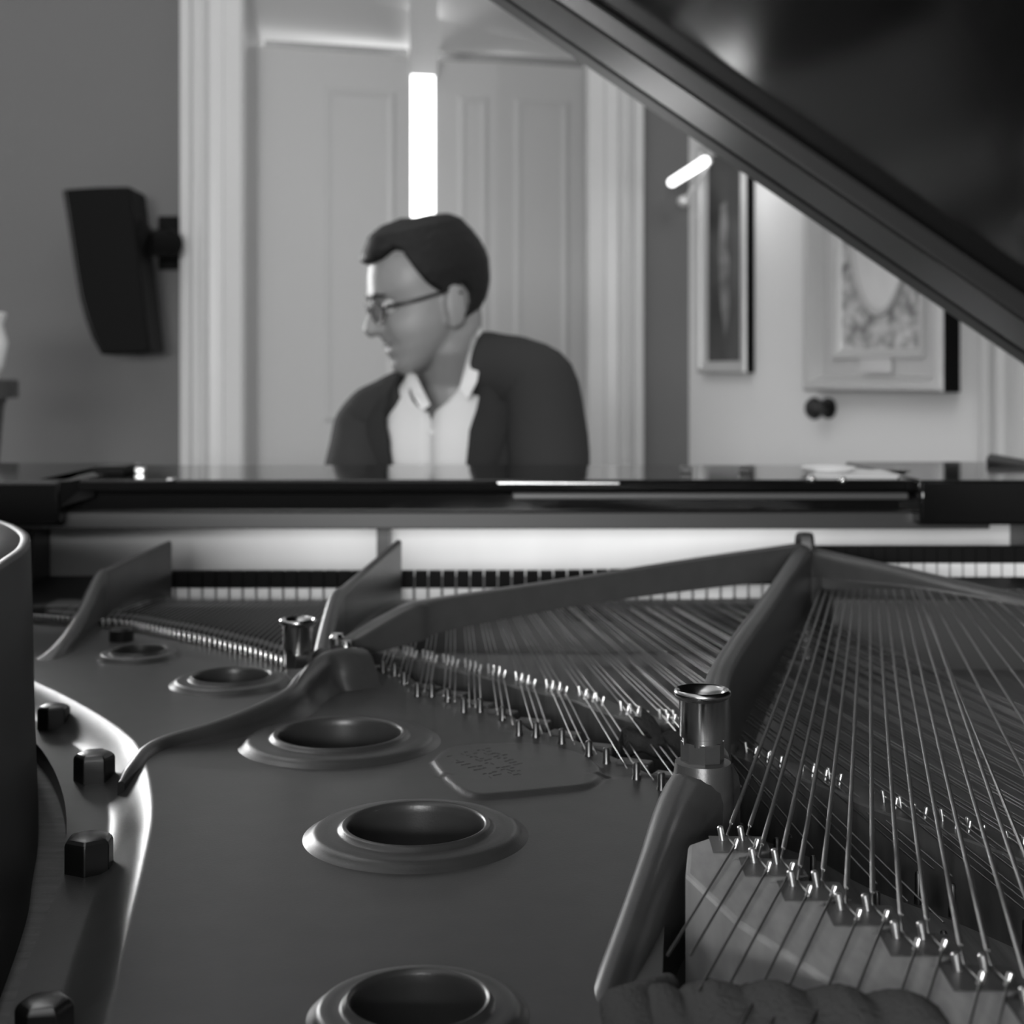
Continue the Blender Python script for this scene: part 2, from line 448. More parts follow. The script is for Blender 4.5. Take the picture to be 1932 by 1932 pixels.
# picture lamp over the tall painting
pl = thing('picture_lamp', 'lit tubular picture lamp slanting over the tall dark painting', 'lamp')
a, c = px(1268, 344, 3.80), px(1330, 304, 3.58)
MB().capsule([a, c], .012, 14).build('tube', 'lamp', pl)
wq = wallpt(1345, 0, .0); wq.z = z1 + .02
MB().tube([(a + c) / 2 + Vector((.01, .0, .0)), (a + c) / 2 + Vector((.06, .02, .03)), Vector((wq.x - .02, wq.y, wq.z + .09)), wq], .005, 8).build('arm', 'gilt', pl)
kn = px(1289, 380, 3.84)
MB().ball(kn, .016, 14, 8).build('finial', 'gilt', pl)
MB().tube([kn, kn + Vector((.03, -.02, .04)), (a + c) / 2 + Vector((.06, .02, .03))], .004, 8).build('switch_arm', 'gilt', pl)
ld = bpy.data.lights.new('picture_lamp_light', 'POINT'); ld.energy = .5; ld.shadow_soft_size = .03
lo = bpy.data.objects.new('picture_lamp_light', ld); lo.location = (a + c) / 2 + Vector((.045, -.02, -.03)); lo.parent = pl; C.objects.link(lo)

# ------------------------------------------------------------------ pedestal and vase at the left edge
pe = thing('pedestal', 'dark tapered pedestal cut by the left edge of the picture', 'pedestal')
pd_ = 3.1; pc = px(-38, 0, pd_); topz = px(0, 716, pd_).z
b = MB(); b.lathe([(0, 0), (.10, 0), (.10, .05), (.05, .07), (.04, .12), (.036, topz - .22), (.05, topz - .06), (.058, topz - .038)], 24, (pc.x, pd_, 0)); b.build('shaft', 'stone', pe)
b = MB(); b.lathe([(0, topz - .04), (.08, topz - .04), (.08, topz - .004), (.076, topz), (0, topz)], 24, (pc.x, pd_, 0)); b.build('cap', 'stone', pe)
va = MB(); va.lathe([(0, topz), (.035, topz), (.05, topz + .03), (.058, topz + .08), (.048, topz + .12), (.056, topz + .142), (.05, topz + .145), (.042, topz + .12), (0, topz + .1)], 24, (pc.x, pd_, 0))
tag(va.build('vase', 'shade'), 'pale vase standing on the dark pedestal at the left edge', 'vase')

# ================================================================== the grand piano
piano = thing('grand_piano', 'open black grand piano seen from its tail with strings and cast iron plate bare', 'piano', loc=(0, .9, 0))
def P(o):
    """parent to the piano, keep world placement"""
    o.parent = piano; o.matrix_parent_inverse = Matrix.Translation((0, -.9, 0)); return o
H_RIM, H_PL, H_FL, H_STR, H_SB = .1056, .225, .238, .216, .268

# ---- case: inner wall leans a little, as cast from top and bottom curves
topc = [(-.80, 1.55), (-.78, 1.42), (-.68, 1.30), (-.54, 1.215), (-.455, 1.15), (-.385, 1.076), (-.335, .99), (-.306, .905), (-.292, .83), (-.278, .75), (-.262, .66), (-.245, .56), (-.225, .44), (-.2, .30), (-.16, .16), (-.08, .02), (.06, -.06), (.24, -.08), (.46, -.05), (.6, .04), (.68, .2), (.70, .45), (.70, 1.0), (.70, 1.55)]
botc = [(-.80, 1.55), (-.78, 1.42), (-.68, 1.30), (-.53, 1.21), (-.42, 1.115), (-.35, 1.0), (-.303, .905), (-.275, .83), (-.2535, .765), (-.238, .71), (-.2227, .655), (-.205, .57), (-.185, .46), (-.16, .32), (-.13, .18), (-.06, .06), (.07, -.02), (.24, -.04), (.45, -.02), (.585, .06), (.66, .2), (.70, .45), (.70, 1.0), (.70, 1.55)]
tc_, bc_ = catmull(topc, 6), catmull(botc, 6)
rings = []
n = len(tc_)
outer = []
for i in range(n):
    a, c = tc_[max(i - 1, 0)], tc_[min(i + 1, n - 1)]
    t = Vector((c[0] - a[0], c[1] - a[1], 0)).normalized(); nn = Vector((-t.y, t.x, 0))
    # outward is to the left of the walking direction reversed
    outer.append(nn * -1)
zt, zb = CZ - H_RIM, CZ - .30
for i in range(n):
    T_ = Vector((tc_[i][0], tc_[i][1], 0)); B_ = Vector((bc_[i][0], bc_[i][1], 0)); o_ = outer[i]
    f = lambda k: T_.lerp(B_, k)
    rings.append([T_ + o_ * .0022 + Vector((0, 0, zt)), T_ + o_ * .0006 + Vector((0, 0, zt - .0006)), T_ + Vector((0, 0, zt - .003)), f(.3) + Vector((0, 0, zt - .04)), f(.6) + Vector((0, 0, zt - .085)), f(1) + Vector((0, 0, CZ - .24)), f(1) + Vector((0, 0, zb)),
                  f(1) + o_ * .05 + Vector((0, 0, zb)), T_ + o_ * .045 + Vector((0, 0, zt - .04)), T_ + o_ * .045 + Vector((0, 0, zt - .003)), T_ + o_ * .042 + Vector((0, 0, zt)), T_ + o_ * .0075 + Vector((0, 0, zt)), T_ + o_ * .0068 + Vector((0, 0, zt - .0008)), T_ + o_ * .0060 + Vector((0, 0, zt))])
P(MB().loft(rings).build('case_rim', 'rim', None, True, 60))
# floor of the case, keybed, arms and legs
poly = [Vector((x + o.x * .03, y + o.y * .03, CZ - .31)) for (x, y, *_), o in zip(bc_, outer)]
b = MB(); b.prism(poly, (0, 0, .02)); P(b.build('case_bottom', 'satin', None, False))
b = MB(); b.box((-.80, 1.5, CZ - .43), (.745, 2.02, CZ - .38)); P(bevel(b.build('keybed', 'black', None), .004))
for x0, x1 in ((-.845, -.79), (.70, .745)):
    b = MB(); b.box((x0, 1.5, CZ - .40), (x1, 2.02, CZ - .20)); P(bevel(b.build('key_block', 'black', None), .006))
b = MB(); b.box((-.79, 1.62, CZ - .375), (.70, 1.98, CZ - .352))
for k in range(52):
    pass
kb = P(b.build('key_frame', 'darkwood', None))
for k in range(52):
    b = MB(); x = -.70 + k * .0236 + .03; b.box((x, 1.83, CZ - .352), (x + .0228, 1.985, CZ - .33)); P(bevel(b.build('white_key', 'ivory', None), .001))
for k in range(52):
    if k % 7 in (0, 1, 3, 4, 5) and k < 51:
        b = MB(); x = -.70 + k * .0236 + .03 + .0182; b.box((x, 1.83, CZ - .334), (x + .0096, 1.93, CZ - .319)); P(bevel(b.build('black_key', 'black', None), .001))
for lx, ly in ((-.62, 1.75), (.55, 1.75), (.25, .15)):
    b = MB(); b.loft([[Vector((lx + sx * w, ly + sy * w, z)) for sx, sy in ((-1, -1), (1, -1), (1, 1), (-1, 1))] for w, z in ((.035, .07), (.04, .1), (.055, .45), (.075, CZ - .43 if ly > 1 else CZ - .31))])
    l = P(b.build('leg', 'black', None, False))
    b = MB(); b.lathe([(.03, .0), (.034, .01), (.034, .05), (.02, .07)], 16, (lx, ly, 0)); c = b.build('caster', 'brass', l)

# ---- soundboard
b = MB(); poly = [Vector((x, y, CZ - H_SB)) for (x, y, *_) in bc_]
b.prism(poly, (0, 0, -.01)); P(b.build('soundboard', 'spruce', None, False))

# ---- iron plate: a height field with a rounded step down to the bolted flange
def seg_dist(pts, X, Y):
    best = np.full(X.shape, 9.0); sign = np.zeros(X.shape)
    for (x0, y0), (x1, y1) in zip(pts[:-1], pts[1:]):
        dx, dy = x1 - x0, y1 - y0; L2 = dx * dx + dy * dy
        t = np.clip(((X - x0) * dx + (Y - y0) * dy) / L2, 0, 1)
        d = np.hypot(X - x0 - t * dx, Y - y0 - t * dy)
        s = np.sign((X - x0) * dy - (Y - y0) * dx)
        m = d < best; best = np.where(m, d, best); sign = np.where(m, s, sign)
    return best * sign
def sm(t): t = np.clip(t, 0, 1); return t * t * (3 - 2 * t)
step_px = [(200, 1932), (215, 1860), (240, 1740), (265, 1640), (285, 1540), (280, 1470), (262, 1415), (235, 1383), (170, 1340), (75, 1292)]
step = [ph(x, y, H_PL)[:2] for x, y in step_px]
step = [(step[0][0] + .03, .40)] + step + [(-.44, 1.16), (-.56, 1.24)]
step = catmull(step, 5)
flange = catmull([(-.155, .40), (-.180, .5), (-.194, .566), (-.206, .632), (-.217, .69), (-.248, .795), (-.290, .895), (-.34, .985), (-.40, 1.085), (-.50, 1.18), (-.60, 1.25), (-.66, 1.34)], 5)
pins_px = [(655, 1240), (690, 1250), (723, 1262), (745, 1268), (763, 1285), (788, 1305), (815, 1307), (845, 1317), (875, 1335), (906, 1336), (948, 1352), (979, 1378), (1011, 1382), (1060, 1395), (1111, 1418), (1144, 1432), (1201, 1460), (1248, 1480)]
pins = [ph(x, y, H_PL - .003) for x, y in pins_px]
treb_px = [(540, 1254), (505, 1243), (470, 1232), (435, 1224), (400, 1215), (365, 1207), (330, 1200), (300, 1194), (270, 1188), (242, 1183), (200, 1179), (160, 1177), (120, 1174), (90, 1172), (62, 1170)]
treb = [ph(x, y, H_PL - .003) for x, y in treb_px]
right = [(.055, .40), (.052, .5), (.064, .6), (.082, .70), (.098, .775), (.092, .805)] + [(p.x + .007, p.y + .006) for p in pins[::-1][1:-1]] + [(-.15, 1.145)] + [(p.x + .002, p.y + .008) for p in treb[2:]] + [(-.47, 1.40)]
fy = np.array([p[1] for p in flange]); fx = np.array([p[0] for p in flange])
ry = np.array([p[1] for p in right]); rx = np.array([p[0] for p in right])
o_ = np.argsort(ry); ry, rx = ry[o_], rx[o_]
YS = np.linspace(.42, 1.335, 430)
NU = 250
Lx = np.interp(YS, fy, fx); Rx = np.interp(YS, ry, rx)
Rx = np.maximum(Rx, Lx + .004)
U_ = np.linspace(0, 1, NU)
X = Lx[:, None] + (Rx - Lx)[:, None] * U_[None, :]
Y = np.repeat(YS[:, None], NU, 1)
sd = seg_dist(step, X, Y)                                         # >0 on the right of the step line
tt_ = np.clip((sd + .022) / .023, 0, 1)
inside = .45 * sm(tt_) + .55 * np.where(tt_ < .12, tt_ ** 2 / .24, np.where(tt_ > .88, 1 - .06 / .88 - (1 - .12) * 0 - 0, tt_ - .06) / .88) if False else .35 * tt_ + .65 * sm(tt_)
Z = CZ - H_FL + (H_FL - H_PL) * inside
# raised cast panel with worn lettering
pan = [ph(x, y, H_PL) for x, y in ((812, 1440), (850, 1413), (930, 1407), (1010, 1407), (1085, 1422), (1128, 1445), (1140, 1465), (1115, 1487), (1040, 1497), (960, 1505), (885, 1506), (838, 1472))]
def poly_sd(poly, X, Y):
    pts = [(p.x, p.y) for p in poly]; pts.append(pts[0])
    d = np.abs(seg_dist(pts, X, Y)); ins = np.zeros(X.shape, bool)
    for (x0, y0), (x1, y1) in zip(pts[:-1], pts[1:]):
        c = ((y0 > Y) != (y1 > Y)) & (X < (x1 - x0) * (Y - y0) / (y1 - y0 + 1e-12) + x0); ins ^= c
    return np.where(ins, d, -d)
_c = catmull([tuple(p)[:2] for p in pan + [pan[0]]], 5)[:-1]
pan = [Vector((x, y, 0)) for x, y in _c]
pd2 = poly_sd(pan, X, Y)
Z += .0022 * sm((pd2 + .001) / .004) - .0012 * sm((pd2 - .004) / .003) * 0
# soft swell along the edge of the strings
Z += .0015 * sm(1 - np.abs(X - Rx[:, None]) / .02) * (YS < 1.12)[:, None]
holes = [((437, 1274), 136), ((641, 1382), 224), ((785, 1553), 250), ((789, 1884), 247), ((262, 1225), 92)]
HC = []
for (hx, hy), w in holes:
    c = ph(hx, hy, H_PL - .006); HC.append((c, w / 2 / F * c.y))
keep = np.ones(X.shape, bool)
for c, r in HC: keep &= np.hypot(X - c.x, Y - c.y) > r * 1.32
idx = np.arange(X.size).reshape(X.shape)
fm = keep[:-1, :-1] & keep[1:, :-1] & keep[:-1, 1:] & keep[1:, 1:]
fa = np.stack([idx[:-1, :-1], idx[:-1, 1:], idx[1:, 1:], idx[1:, :-1]], -1)[fm]
verts = np.stack([X, Y, Z], -1).reshape(-1, 3)
# skirt so that the plate has thickness at both edges
def skirt(row, flip):
    global verts
    base = len(verts); lo = verts[row].copy(); lo[:, 2] -= .012
    verts = np.vstack([verts, lo])
    a = np.arange(len(row) - 1)
    q = np.stack([row[:-1], row[1:], base + a + 1, base + a], -1)
    return q[:, ::-1] if flip else q
fa = np.vstack([fa, skirt(idx[:, 0], True), skirt(idx[:, -1], False), skirt(idx[-1, :], True)])
used = np.unique(fa); remap = np.full(len(verts), -1); remap[used] = np.arange(len(used))
plate = P(mesh('iron_plate', verts[used].tolist(), remap[fa].tolist(), 'plate', None, True, 60))
def PP(o):
    o.parent = plate; o.matrix_parent_inverse = plate.matrix_parent_inverse.copy() if False else Matrix.Identity(4); return o
def sub(o):
    """sub-part of the plate (the plate's own vertices stand in world coordinates)"""
    o.parent = plate; return o
plate.matrix_parent_inverse = Matrix.Translation((0, -.9, 0))
for i, (c, r) in enumerate(HC):
    k = r / .035
    zc = CZ - H_PL
    prof = [(r * 1.0, -.034), (r * 1.0, -.006 * k), (r * 1.0 + .0006, .001), (r * 1.02, .0045), (r * 1.05, .0062), (r * 1.09, .0066), (r * 1.13, .0056), (r * 1.17, .0042), (r * 1.21, .0038), (r * 1.34, .0040), (r * 1.46, .0039), (r * 1.53, .0034), (r * 1.58, .0022), (r * 1.63, .0009), (r * 1.70, .0), (r * 1.74, -.0012)]
    sub(MB().lathe(prof, 96, (c.x, c.y, zc)).build('sound_hole_ring', 'plate', None, True, 60))
# letters worn to ridges: three short lines of strokes along the panel
e1 = (ph(1000, 1490, H_PL) - ph(842, 1425, H_PL)).normalized(); e1.z = 0
e2 = Vector((-e1.y, e1.x, 0))
rb = MB()
for row, (sx, sy, cnt) in enumerate(((838, 1432, 11), (872, 1425, 11), (905, 1420, 8))):
    s0 = ph(sx, sy, H_PL)
    for k in range(cnt):
        if random.random() < .12: continue
        q = s0 + e1 * (.0055 * k + .003)
        for st in range(random.choice((2, 3))):
            u0 = random.uniform(-.0012, .0014); v0 = -.004 + .004 * st
            a = q + e1 * u0 + e2 * (v0 * .8); ln = random.uniform(.002, .0036)
            dd = (e2 if random.random() < .6 else (e1 + e2 * random.uniform(-.5, .5)).normalized()) * ln
            rb.tube([a + Vector((0, 0, CZ - H_PL + .0022 - a.z)), a + dd + Vector((0, 0, CZ - H_PL + .0021 - a.z))], .0003, 5)
rb_o = sub(rb.build('worn_lettering', 'plate', None))
# struts cast with the plate
sub(strut('plate_strut', [(36, 1282, 1.12, .022, .228), (110, 1215, 1.17, .016, .228), (150, 1158, 1.24, .013, .228), (186, 1082, 1.32, .011, .225), (204, 1070, 1.34, .009, .222), (260, 1046, 1.39, .007, .215), (319, 1020, 1.44, .006, .225)], None, .004))
sub(strut('plate_strut', [(228, 1474, .81, .004, .246), (252, 1437, .833, .010, .242), (300, 1393, .874, .014, .232), (430, 1352, .905, .0145, .228), (540, 1302, .955, .0145, .228), (575, 1266, 1.0, .015, .228), (610, 1234, 1.037, .016, .228), (648, 1222, 1.052, .028, .228), (684, 1222, 1.064, .032, .228)], None, .010))
sub(strut('plate_strut', [(608, 1222, 1.09, .016, .228), (618, 1170, 1.13, .013, .225), (634, 1118, 1.18, .012, .22), (652, 1103, 1.21, .009, .218), (700, 1062, 1.31, .007, .218), (752, 1018, 1.41, .006, .222)], None, .003))
sub(strut('plate_strut', [(636, 1207, 1.085, .020, .212), (660, 1203, 1.092, .019, .211), (720, 1168, 1.115, .018, .209), (775, 1140, 1.135, .018, .207), (830, 1128, 1.16, .017, .203), (1060, 1094, 1.235, .016, .196), (1300, 1056, 1.31, .016, .192), (1508, 1026, 1.375, .018, .19)], None, .001, 6, .35))
sub(strut('plate_strut', [(1540, 1034, 1.375, .020, .188), (1620, 1052, 1.32, .017, .186), (1740, 1078, 1.25, .016, .182), (1932, 1122, 1.13, .015, .178), (2150, 1172, 1.02, .015, .176)], None, .001, 6))
sub(strut('plate_strut', [(1516, 1026, 1.38, .018, .215), (1476, 1084, 1.2, .015, .222), (1440, 1136, 1.07, .0145, .232), (1400, 1188, .965, .0145, .24), (1366, 1240, .875, .015, .25), (1352, 1276, .83, .016, .262), (1344, 1330, .77, .02, .268), (1332, 1392, .715, .024, .268)], None, .003))
sub(strut('plate_strut', [(1352, 1424, .705, .026, .268), (1318, 1437, .69, .031, .268), (1284, 1496, .665, .027, .262), (1243, 1600, .622, .020, .258), (1200, 1720, .575, .018, .25), (1148, 1870, .522, .018, .245), (1118, 1990, .49, .018, .245), (1090, 2200, .44, .018, .245)], None, .003))
# hub where the bars meet, with its nut
hb = px(1520, 1040, 1.38)
b = MB(); b.lathe([(.022, -.10), (.017, -.05), (.0155, -.015), (.013, -.004), (.010, 0), (0, .001)], 24, hb); hub = sub(b.build('strut_hub', 'plate', None))
b = MB(); b.lathe([(0, .018), (.007, .018), (.009, .015), (.0102, .001), (.0102, -.004)], 6, hb + Vector((-.001, 0, 0))); P(b.build('hub_nut', 'bolt', None, True, 30))
# post under the near socket
pb = px(1326, 1437, .69)
b = MB(); b.loft([[Vector((pb.x + math.cos(2 * PI * k / 20) * r * sx, pb.y + math.sin(2 * PI * k / 20) * r, pb.z + z)) for k in range(20)] for r, sx, z in ((.020, 1.0, -.10), (.0185, .9, -.05), (.0165, .9, -.02), (.0150, .95, -.006), (.0135, 1, 0), (.011, 1, .0005))])
sub(b.build('socket_post', 'plate', None))
# sockets
def socket(base, k, lab):
    o = MB().lathe([(0, .0085 * k), (.0098 * k, .0085 * k), (.0098 * k, .012 * k), (.0111 * k, .0125 * k), (.0111 * k, .0298 * k), (.0117 * k, .0305 * k), (.0130 * k, .0312 * k), (.0138 * k, .0326 * k), (.0136 * k, .034 * k), (.0126 * k, .0348 * k), (.0114 * k, .0342 * k), (.0098 * k, .0316 * k), (.0088 * k, .028 * k), (.0085 * k, .012 * k), (0, .012 * k)], 64, base).build('post_socket', 'chrome', None, True, 50)
    P(o); o['label'] = lab
    h = MB().lathe([(0, 0), (.0105 * k, 0), (.0105 * k, .0098 * k), (0, .0098 * k)], 8, base).build('hexagon_base', 'chrome', o, True, 20)
    MB().lathe([(0, .011 * k), (.004 * k, .011 * k), (.004 * k, .026 * k), (.0025 * k, .0285 * k), (0, .0285 * k)], 16, base).build('inner_pin', 'chrome', o, True, 40)
    return o
socket(px(1325, 1436, .69), 1.0, 'bright flared metal socket on the near strut')
socket(px(562, 1257, 1.045), 1.0, 'smaller looking flared metal socket far on the plate')
# flange bolts
def bolt(bx, by, h, r, rot, hh):
    c = ph(bx, by, h)
    prof = [(0, hh), (r * .55, hh * .99), (r * .82, hh * .93), (r * .95, hh * .85), (r, hh * .76), (r, 0), (0, 0)]
    R = Matrix.Rotation(rot, 3, 'Z')
    o = P(MB().lathe(prof[:-1], 6, c, R).build('plate_bolt', 'bolt', None, True, 25))
    bevel(o, .0006)
bolt(101, 1372, H_FL, .0112, .5, .016)
bolt(178, 1470, H_FL, .0122, .25, .0168)
bolt(168, 1640, H_FL, .0122, .62, .0172)
bolt(84, 1968, H_FL, .0105, .2, .0165)
# wooden ledge showing between flange and case
b = MB(); lf = []
for (x, y, *_) in bc_:
    if .3 < y < 1.25 and x < 0: lf.append((x, y))
rings = [[Vector((x - .01, y, CZ - .2495)), Vector((x + .05, y - .01, CZ - .2495)), Vector((x + .05, y - .01, CZ - .262)), Vector((x - .01, y, CZ - .262))] for x, y in lf]
P(b.loft(rings).build('inner_ledge', 'ledge', None, True, 40))
# rubber button and screws on the plate
c = ph(229, 1208, H_PL); b = MB(); b.lathe([(.0, .0115), (.008, .0112), (.0102, .009), (.0105, 0)], 20, c); P(b.build('rubber_button', 'satin', None))
for sx, sy, d, r in ((636, 1205, 1.087, .0058), (654, 1219, 1.062, .004)):
    c = px(sx, sy, d); o = P(MB().lathe([(0, .004), (r * .6, .0036), (r, .001), (r, -.004)], 16, c).build('strut_screw', 'chrome', None))
    MB().box((-r * .8, -.0007, .0037), (r * .8, .0007, .0046), Matrix.Translation(c)).build('screw_slot', 'bolt', o, False)

# ---- bass bridge with stepped far edge, its pins and strings
bs_near = [(1371, 1592), (1409, 1592), (1431, 1634), (1474, 1636), (1505, 1678), (1551, 1679), (1596, 1722), (1647, 1724), (1703, 1776), (1753, 1778), (1820, 1838), (1871, 1840), (1950, 1905), (2005, 1910)]
bs_far = [1547, 1559, 1572, 1585, 1598, 1612, 1625, 1641, 1655, 1670, 1686, 1702, 1720, 1737]
H_B = .196
B1 = [ph(x - 1, y - 12, H_B + .0) for x, y in bs_near]
zB = CZ - H_B - .0022
far_edge = []
for k in range(0, len(B1), 2):
    a, c = B1[k], B1[k + 1]
    far_edge += [a + Vector((-.006, .008, 0)), c + Vector((.009, .007, 0)), c + Vector((.0095, -.004, 0))]
first, last = B1[0], B1[-1]
w_ = Vector((-.030, -.036, 0))
near_edge = [last + Vector((.02, -.03, 0)) + w_ * .8, B1[8] + w_ * 1.05, B1[4] + w_ * .95, first + Vector((-.012, -.018, 0)) + Vector((-.010, -.02, 0)), first + Vector((-.0165, -.002, 0))]
poly = [Vector((p.x, p.y, zB)) for p in far_edge + near_edge]
o = P(bevel(MB().prism(poly[::-1], (0, 0, -.072)).build('bass_bridge', 'maple', None, False), .0018))
bb = o
def away(t0, t1, t2, name, parent): pass
for k in range(0, len(B1), 2):
    a, c = B1[k], B1[k + 1]
    q = [a + Vector((-.0065, .0075, 0)), c + Vector((.0085, .0065, 0)), c + Vector((.0085, -.0125, 0)), a + Vector((-.0075, -.0135, 0))]
    MB().prism([Vector((p.x, p.y, zB + .0002)) for p in q], (0, 0, .0003)).build('graphite_pad', 'graphite', bb, False)
def pin(p, lean, hgt, r, name='bridge_pin', m='pins'):
    top = p + Vector((lean, .0008, hgt))
    return P(MB().tube([p - Vector((0, 0, .004)), p, top - Vector((0, 0, r * .3)), top], [r, r, r, r * .6], 10).build(name, m, None, True, 50))
for k, a in enumerate(B1):
    a0 = Vector((a.x, a.y, zB))
    pin(a0 + Vector((-.0012, .002, 0)), -.001, .0062, .00135)
    pin(a0 + Vector((.0022, -.0085, 0)), .0016, .0042, .0012)
def wire(name, pts, r, m, n=8):
    return P(MB().tube(pts, r, n).build(name, m, None, True, 60))
for k, a in enumerate(B1):
    fx_ = px(bs_far[k], 1108, 1.33); fx_.z = CZ - H_B
    a0 = Vector((a.x, a.y, CZ - H_B + .0004)) + Vector((.0006, .002, 0))
    dv = (fx_ - a0).normalized()
    w0 = a0 + dv * (.012 + .004 * (k % 2 == 0))
    s = wire('bass_string', [w0, w0 + dv * .002, fx_ - dv * .03, fx_], [.0007, .00105, .00105, .0009], 'wound')
    b2 = a0 + Vector((.0014, -.0125, -.0006))
    hitch = Vector((a.x - .038 - .0008 * k, a.y - .120, CZ - H_B - .002))
    c_ = MB().tube([w0 + dv * .001, a0, b2, hitch], .0005, 6).build('string_core', 'bolt', s, True, 60)  # darker metal on the tails: their shadow put into the colour
# bass dampers' strings beyond the frame edge, spreading right
for k in range(12):
    xf = .376 + k * .0105; yn = .50 - .02 * k
    f_ = Vector((xf, 1.33, CZ - H_B)); nr = Vector((.176 + k * .020, .43 + .005 * k, CZ - H_B))
    wire('bass_string', [nr, f_], .00105, 'wound', 6)
# felt bolster under the hitch ends, puffed between the strings
b = MB(); rings = []
fl = [px(1225, 1905, .47), px(1300, 1900, .465), px(1420, 1895, .458), px(1545, 1905, .452), px(1660, 1912, .447), px(1780, 1925, .44)]
N = 60
for i in range(N + 1):
    t = i / N * (len(fl) - 1); j = min(int(t), len(fl) - 2); p = fl[j].lerp(fl[j + 1], t - j)
    w = .75 + .25 * abs(math.sin(t * .97 * PI + .5)) + random.uniform(-.03, .03)
    rings.append([p + Vector((0, math.cos(2 * PI * k / 14) * .022, math.sin(2 * PI * k / 14) * .016 * w - .0095)) for k in range(14)])
P(b.loft(rings).build('felt_bolster', 'felt', None, True, 80))
b = MB(); p0_ = px(1210, 1905, .475)
b.tube([p0_ + Vector((.012, .02, .0)), p0_ + Vector((-.004, .004, -.002)), p0_ + Vector((.002, -.02, -.012))], [.004, .010, .013], 12)
P(b.build('felt_tag', 'felt', None)); pin(px(1222, 1925, .478), 0, .006, .0015, 'hitch_pin')
# dark shelf of the plate under the bass strings
SHZ = .2525
sh = [(.085, .80), (.125, .735), (.16, .68), (.20, .60), (.225, .52), (.25, .42), (.6, .42), (.6, .38), (.04, .38), (.05, .5), (.066, .62), (.082, .72)]
b = MB(); b.prism([Vector((x, y, CZ - SHZ)) for x, y in sh][::-1], (0, 0, -.008))
sub(bevel(b.build('hitch_shelf', mat('shelf_paint', .075, .45, .2), None, False), .003))

# ---- tenor section: long bridge, strings in threes, hitch pins
brg = [ph(x, y, .216)[:2] for x, y in ((700, 1208), (745, 1222), (805, 1236), (858, 1247), (905, 1258), (945, 1267), (990, 1281), (1040, 1293), (1102, 1307), (1164, 1330), (1226, 1347))]
brg += [ph(x, y, .222)[:2] for x, y in ((1300, 1372), (1384, 1400), (1480, 1432), (1580, 1462), (1680, 1505), (1830, 1552), (1990, 1610), (2150, 1680))]
brg = catmull(brg, 4)
rings = []
for i, (x, y) in enumerate(brg):
    a, c = brg[max(i - 1, 0)], brg[min(i + 1, len(brg) - 1)]
    t = Vector((c[0] - a[0], c[1] - a[1], 0)).normalized(); nn = Vector((t.y, -t.x, 0)); hz = .2195 if x < .12 else .2265
    rings.append([Vector((x, y, 0)) + nn * q + Vector((0, 0, CZ - z)) for q, z in ((-.013, .268), (-.011, hz + .001), (-.010, hz), (.010, hz), (.011, hz + .001), (.014, .268))])
P(MB().loft(rings).build('long_bridge', 'darkwood', None, True, 40))
hit = [(p.x, p.y) for p in pins] + [ph(x, y, .243)[:2] for x, y in ((1310, 1510), (1400, 1560), (1500, 1600), (1572, 1642), (1668, 1695), (1803, 1775), (1890, 1832), (2000, 1900))]
def slope(xf): return float(np.interp(xf, [-.11, -.03, .03, .09, .27], [.0, .06, .13, .178, .20]))
def cross(line, xf, s, y0=1.40):
    best = None
    for (x0, y0_), (x1, y1) in zip(line[:-1], line[1:]):
        f0 = x0 - (xf + s * (y0 - y0_)); f1 = x1 - (xf + s * (y0 - y1))
        if f0 * f1 <= 0 and f0 != f1:
            t = f0 / (f0 - f1); return Vector((x0 + (x1 - x0) * t, y0_ + (y1 - y0_) * t, 0))
    return None
plain = []; bpins = []; hpins = []
note = 0
for k in range(27):
    for u in range(3):
        xf = -.100 + k * .0136 + (u - 1) * .0030
        s = slope(xf)
        bp_ = cross(brg, xf, s); hp = cross(hit, xf, s)
        if bp_ is None:
            plain.append([Vector((xf, 1.40, CZ - H_STR)), Vector((xf + s * .95, .45, CZ - .225))]); continue
        right_side = bp_.x > .12
        hz = .2235 if right_side else .2165
        bp_.z = CZ - hz
        if hp is None: hp = Vector((bp_.x + .03, bp_.y - .12, 0))
        hp.z = CZ - (.238 if right_side else .2215)
        plain.append([Vector((xf, 1.40, CZ - H_STR)), bp_ + Vector((0, .006, 0)), bp_ + Vector((.0012, -.006, -.0003)), hp])
        bpins.append((bp_ + Vector((-.0008, .006, -.0025)), bp_ + Vector((.002, -.006, -.0028))))
        if u != 1: hpins.append(hp)
for pts in plain: wire('plain_string', pts, .00048, 'steel', 6)
bpins.sort(key=lambda q: q[0].y)
few = MB()
for i, (a, c) in enumerate(bpins):
    for q, ln in ((a, -.0006), (c, .0012)):
        if i < 36: pin(q, ln, .0056, .0011, m='pins')
        else: few.tube([q - Vector((0, 0, .003)), q + Vector((ln, .0005, .0056))], .0011, 6)
if few.v:
    o = P(few.build('far_bridge_pins', 'pins', None)); o['kind'] = 'stuff'
def hpin(p, r=.0021, h=.0085):
    o = P(MB().lathe([(0, h), (r * .6, h), (r, h - .001), (r, .001), (r * 1.25, 0), (r * 1.25, -.004)], 12, p).build('hitch_pin', 'bolt', None, True, 40)); return o
for p in pins: hpin(Vector((p.x, p.y, CZ - H_PL + .0012)))
for p in hpins:
    if p.x > .09 and p.y > .5: hpin(Vector((p.x, p.y, CZ - .2535)), .0016, .012)
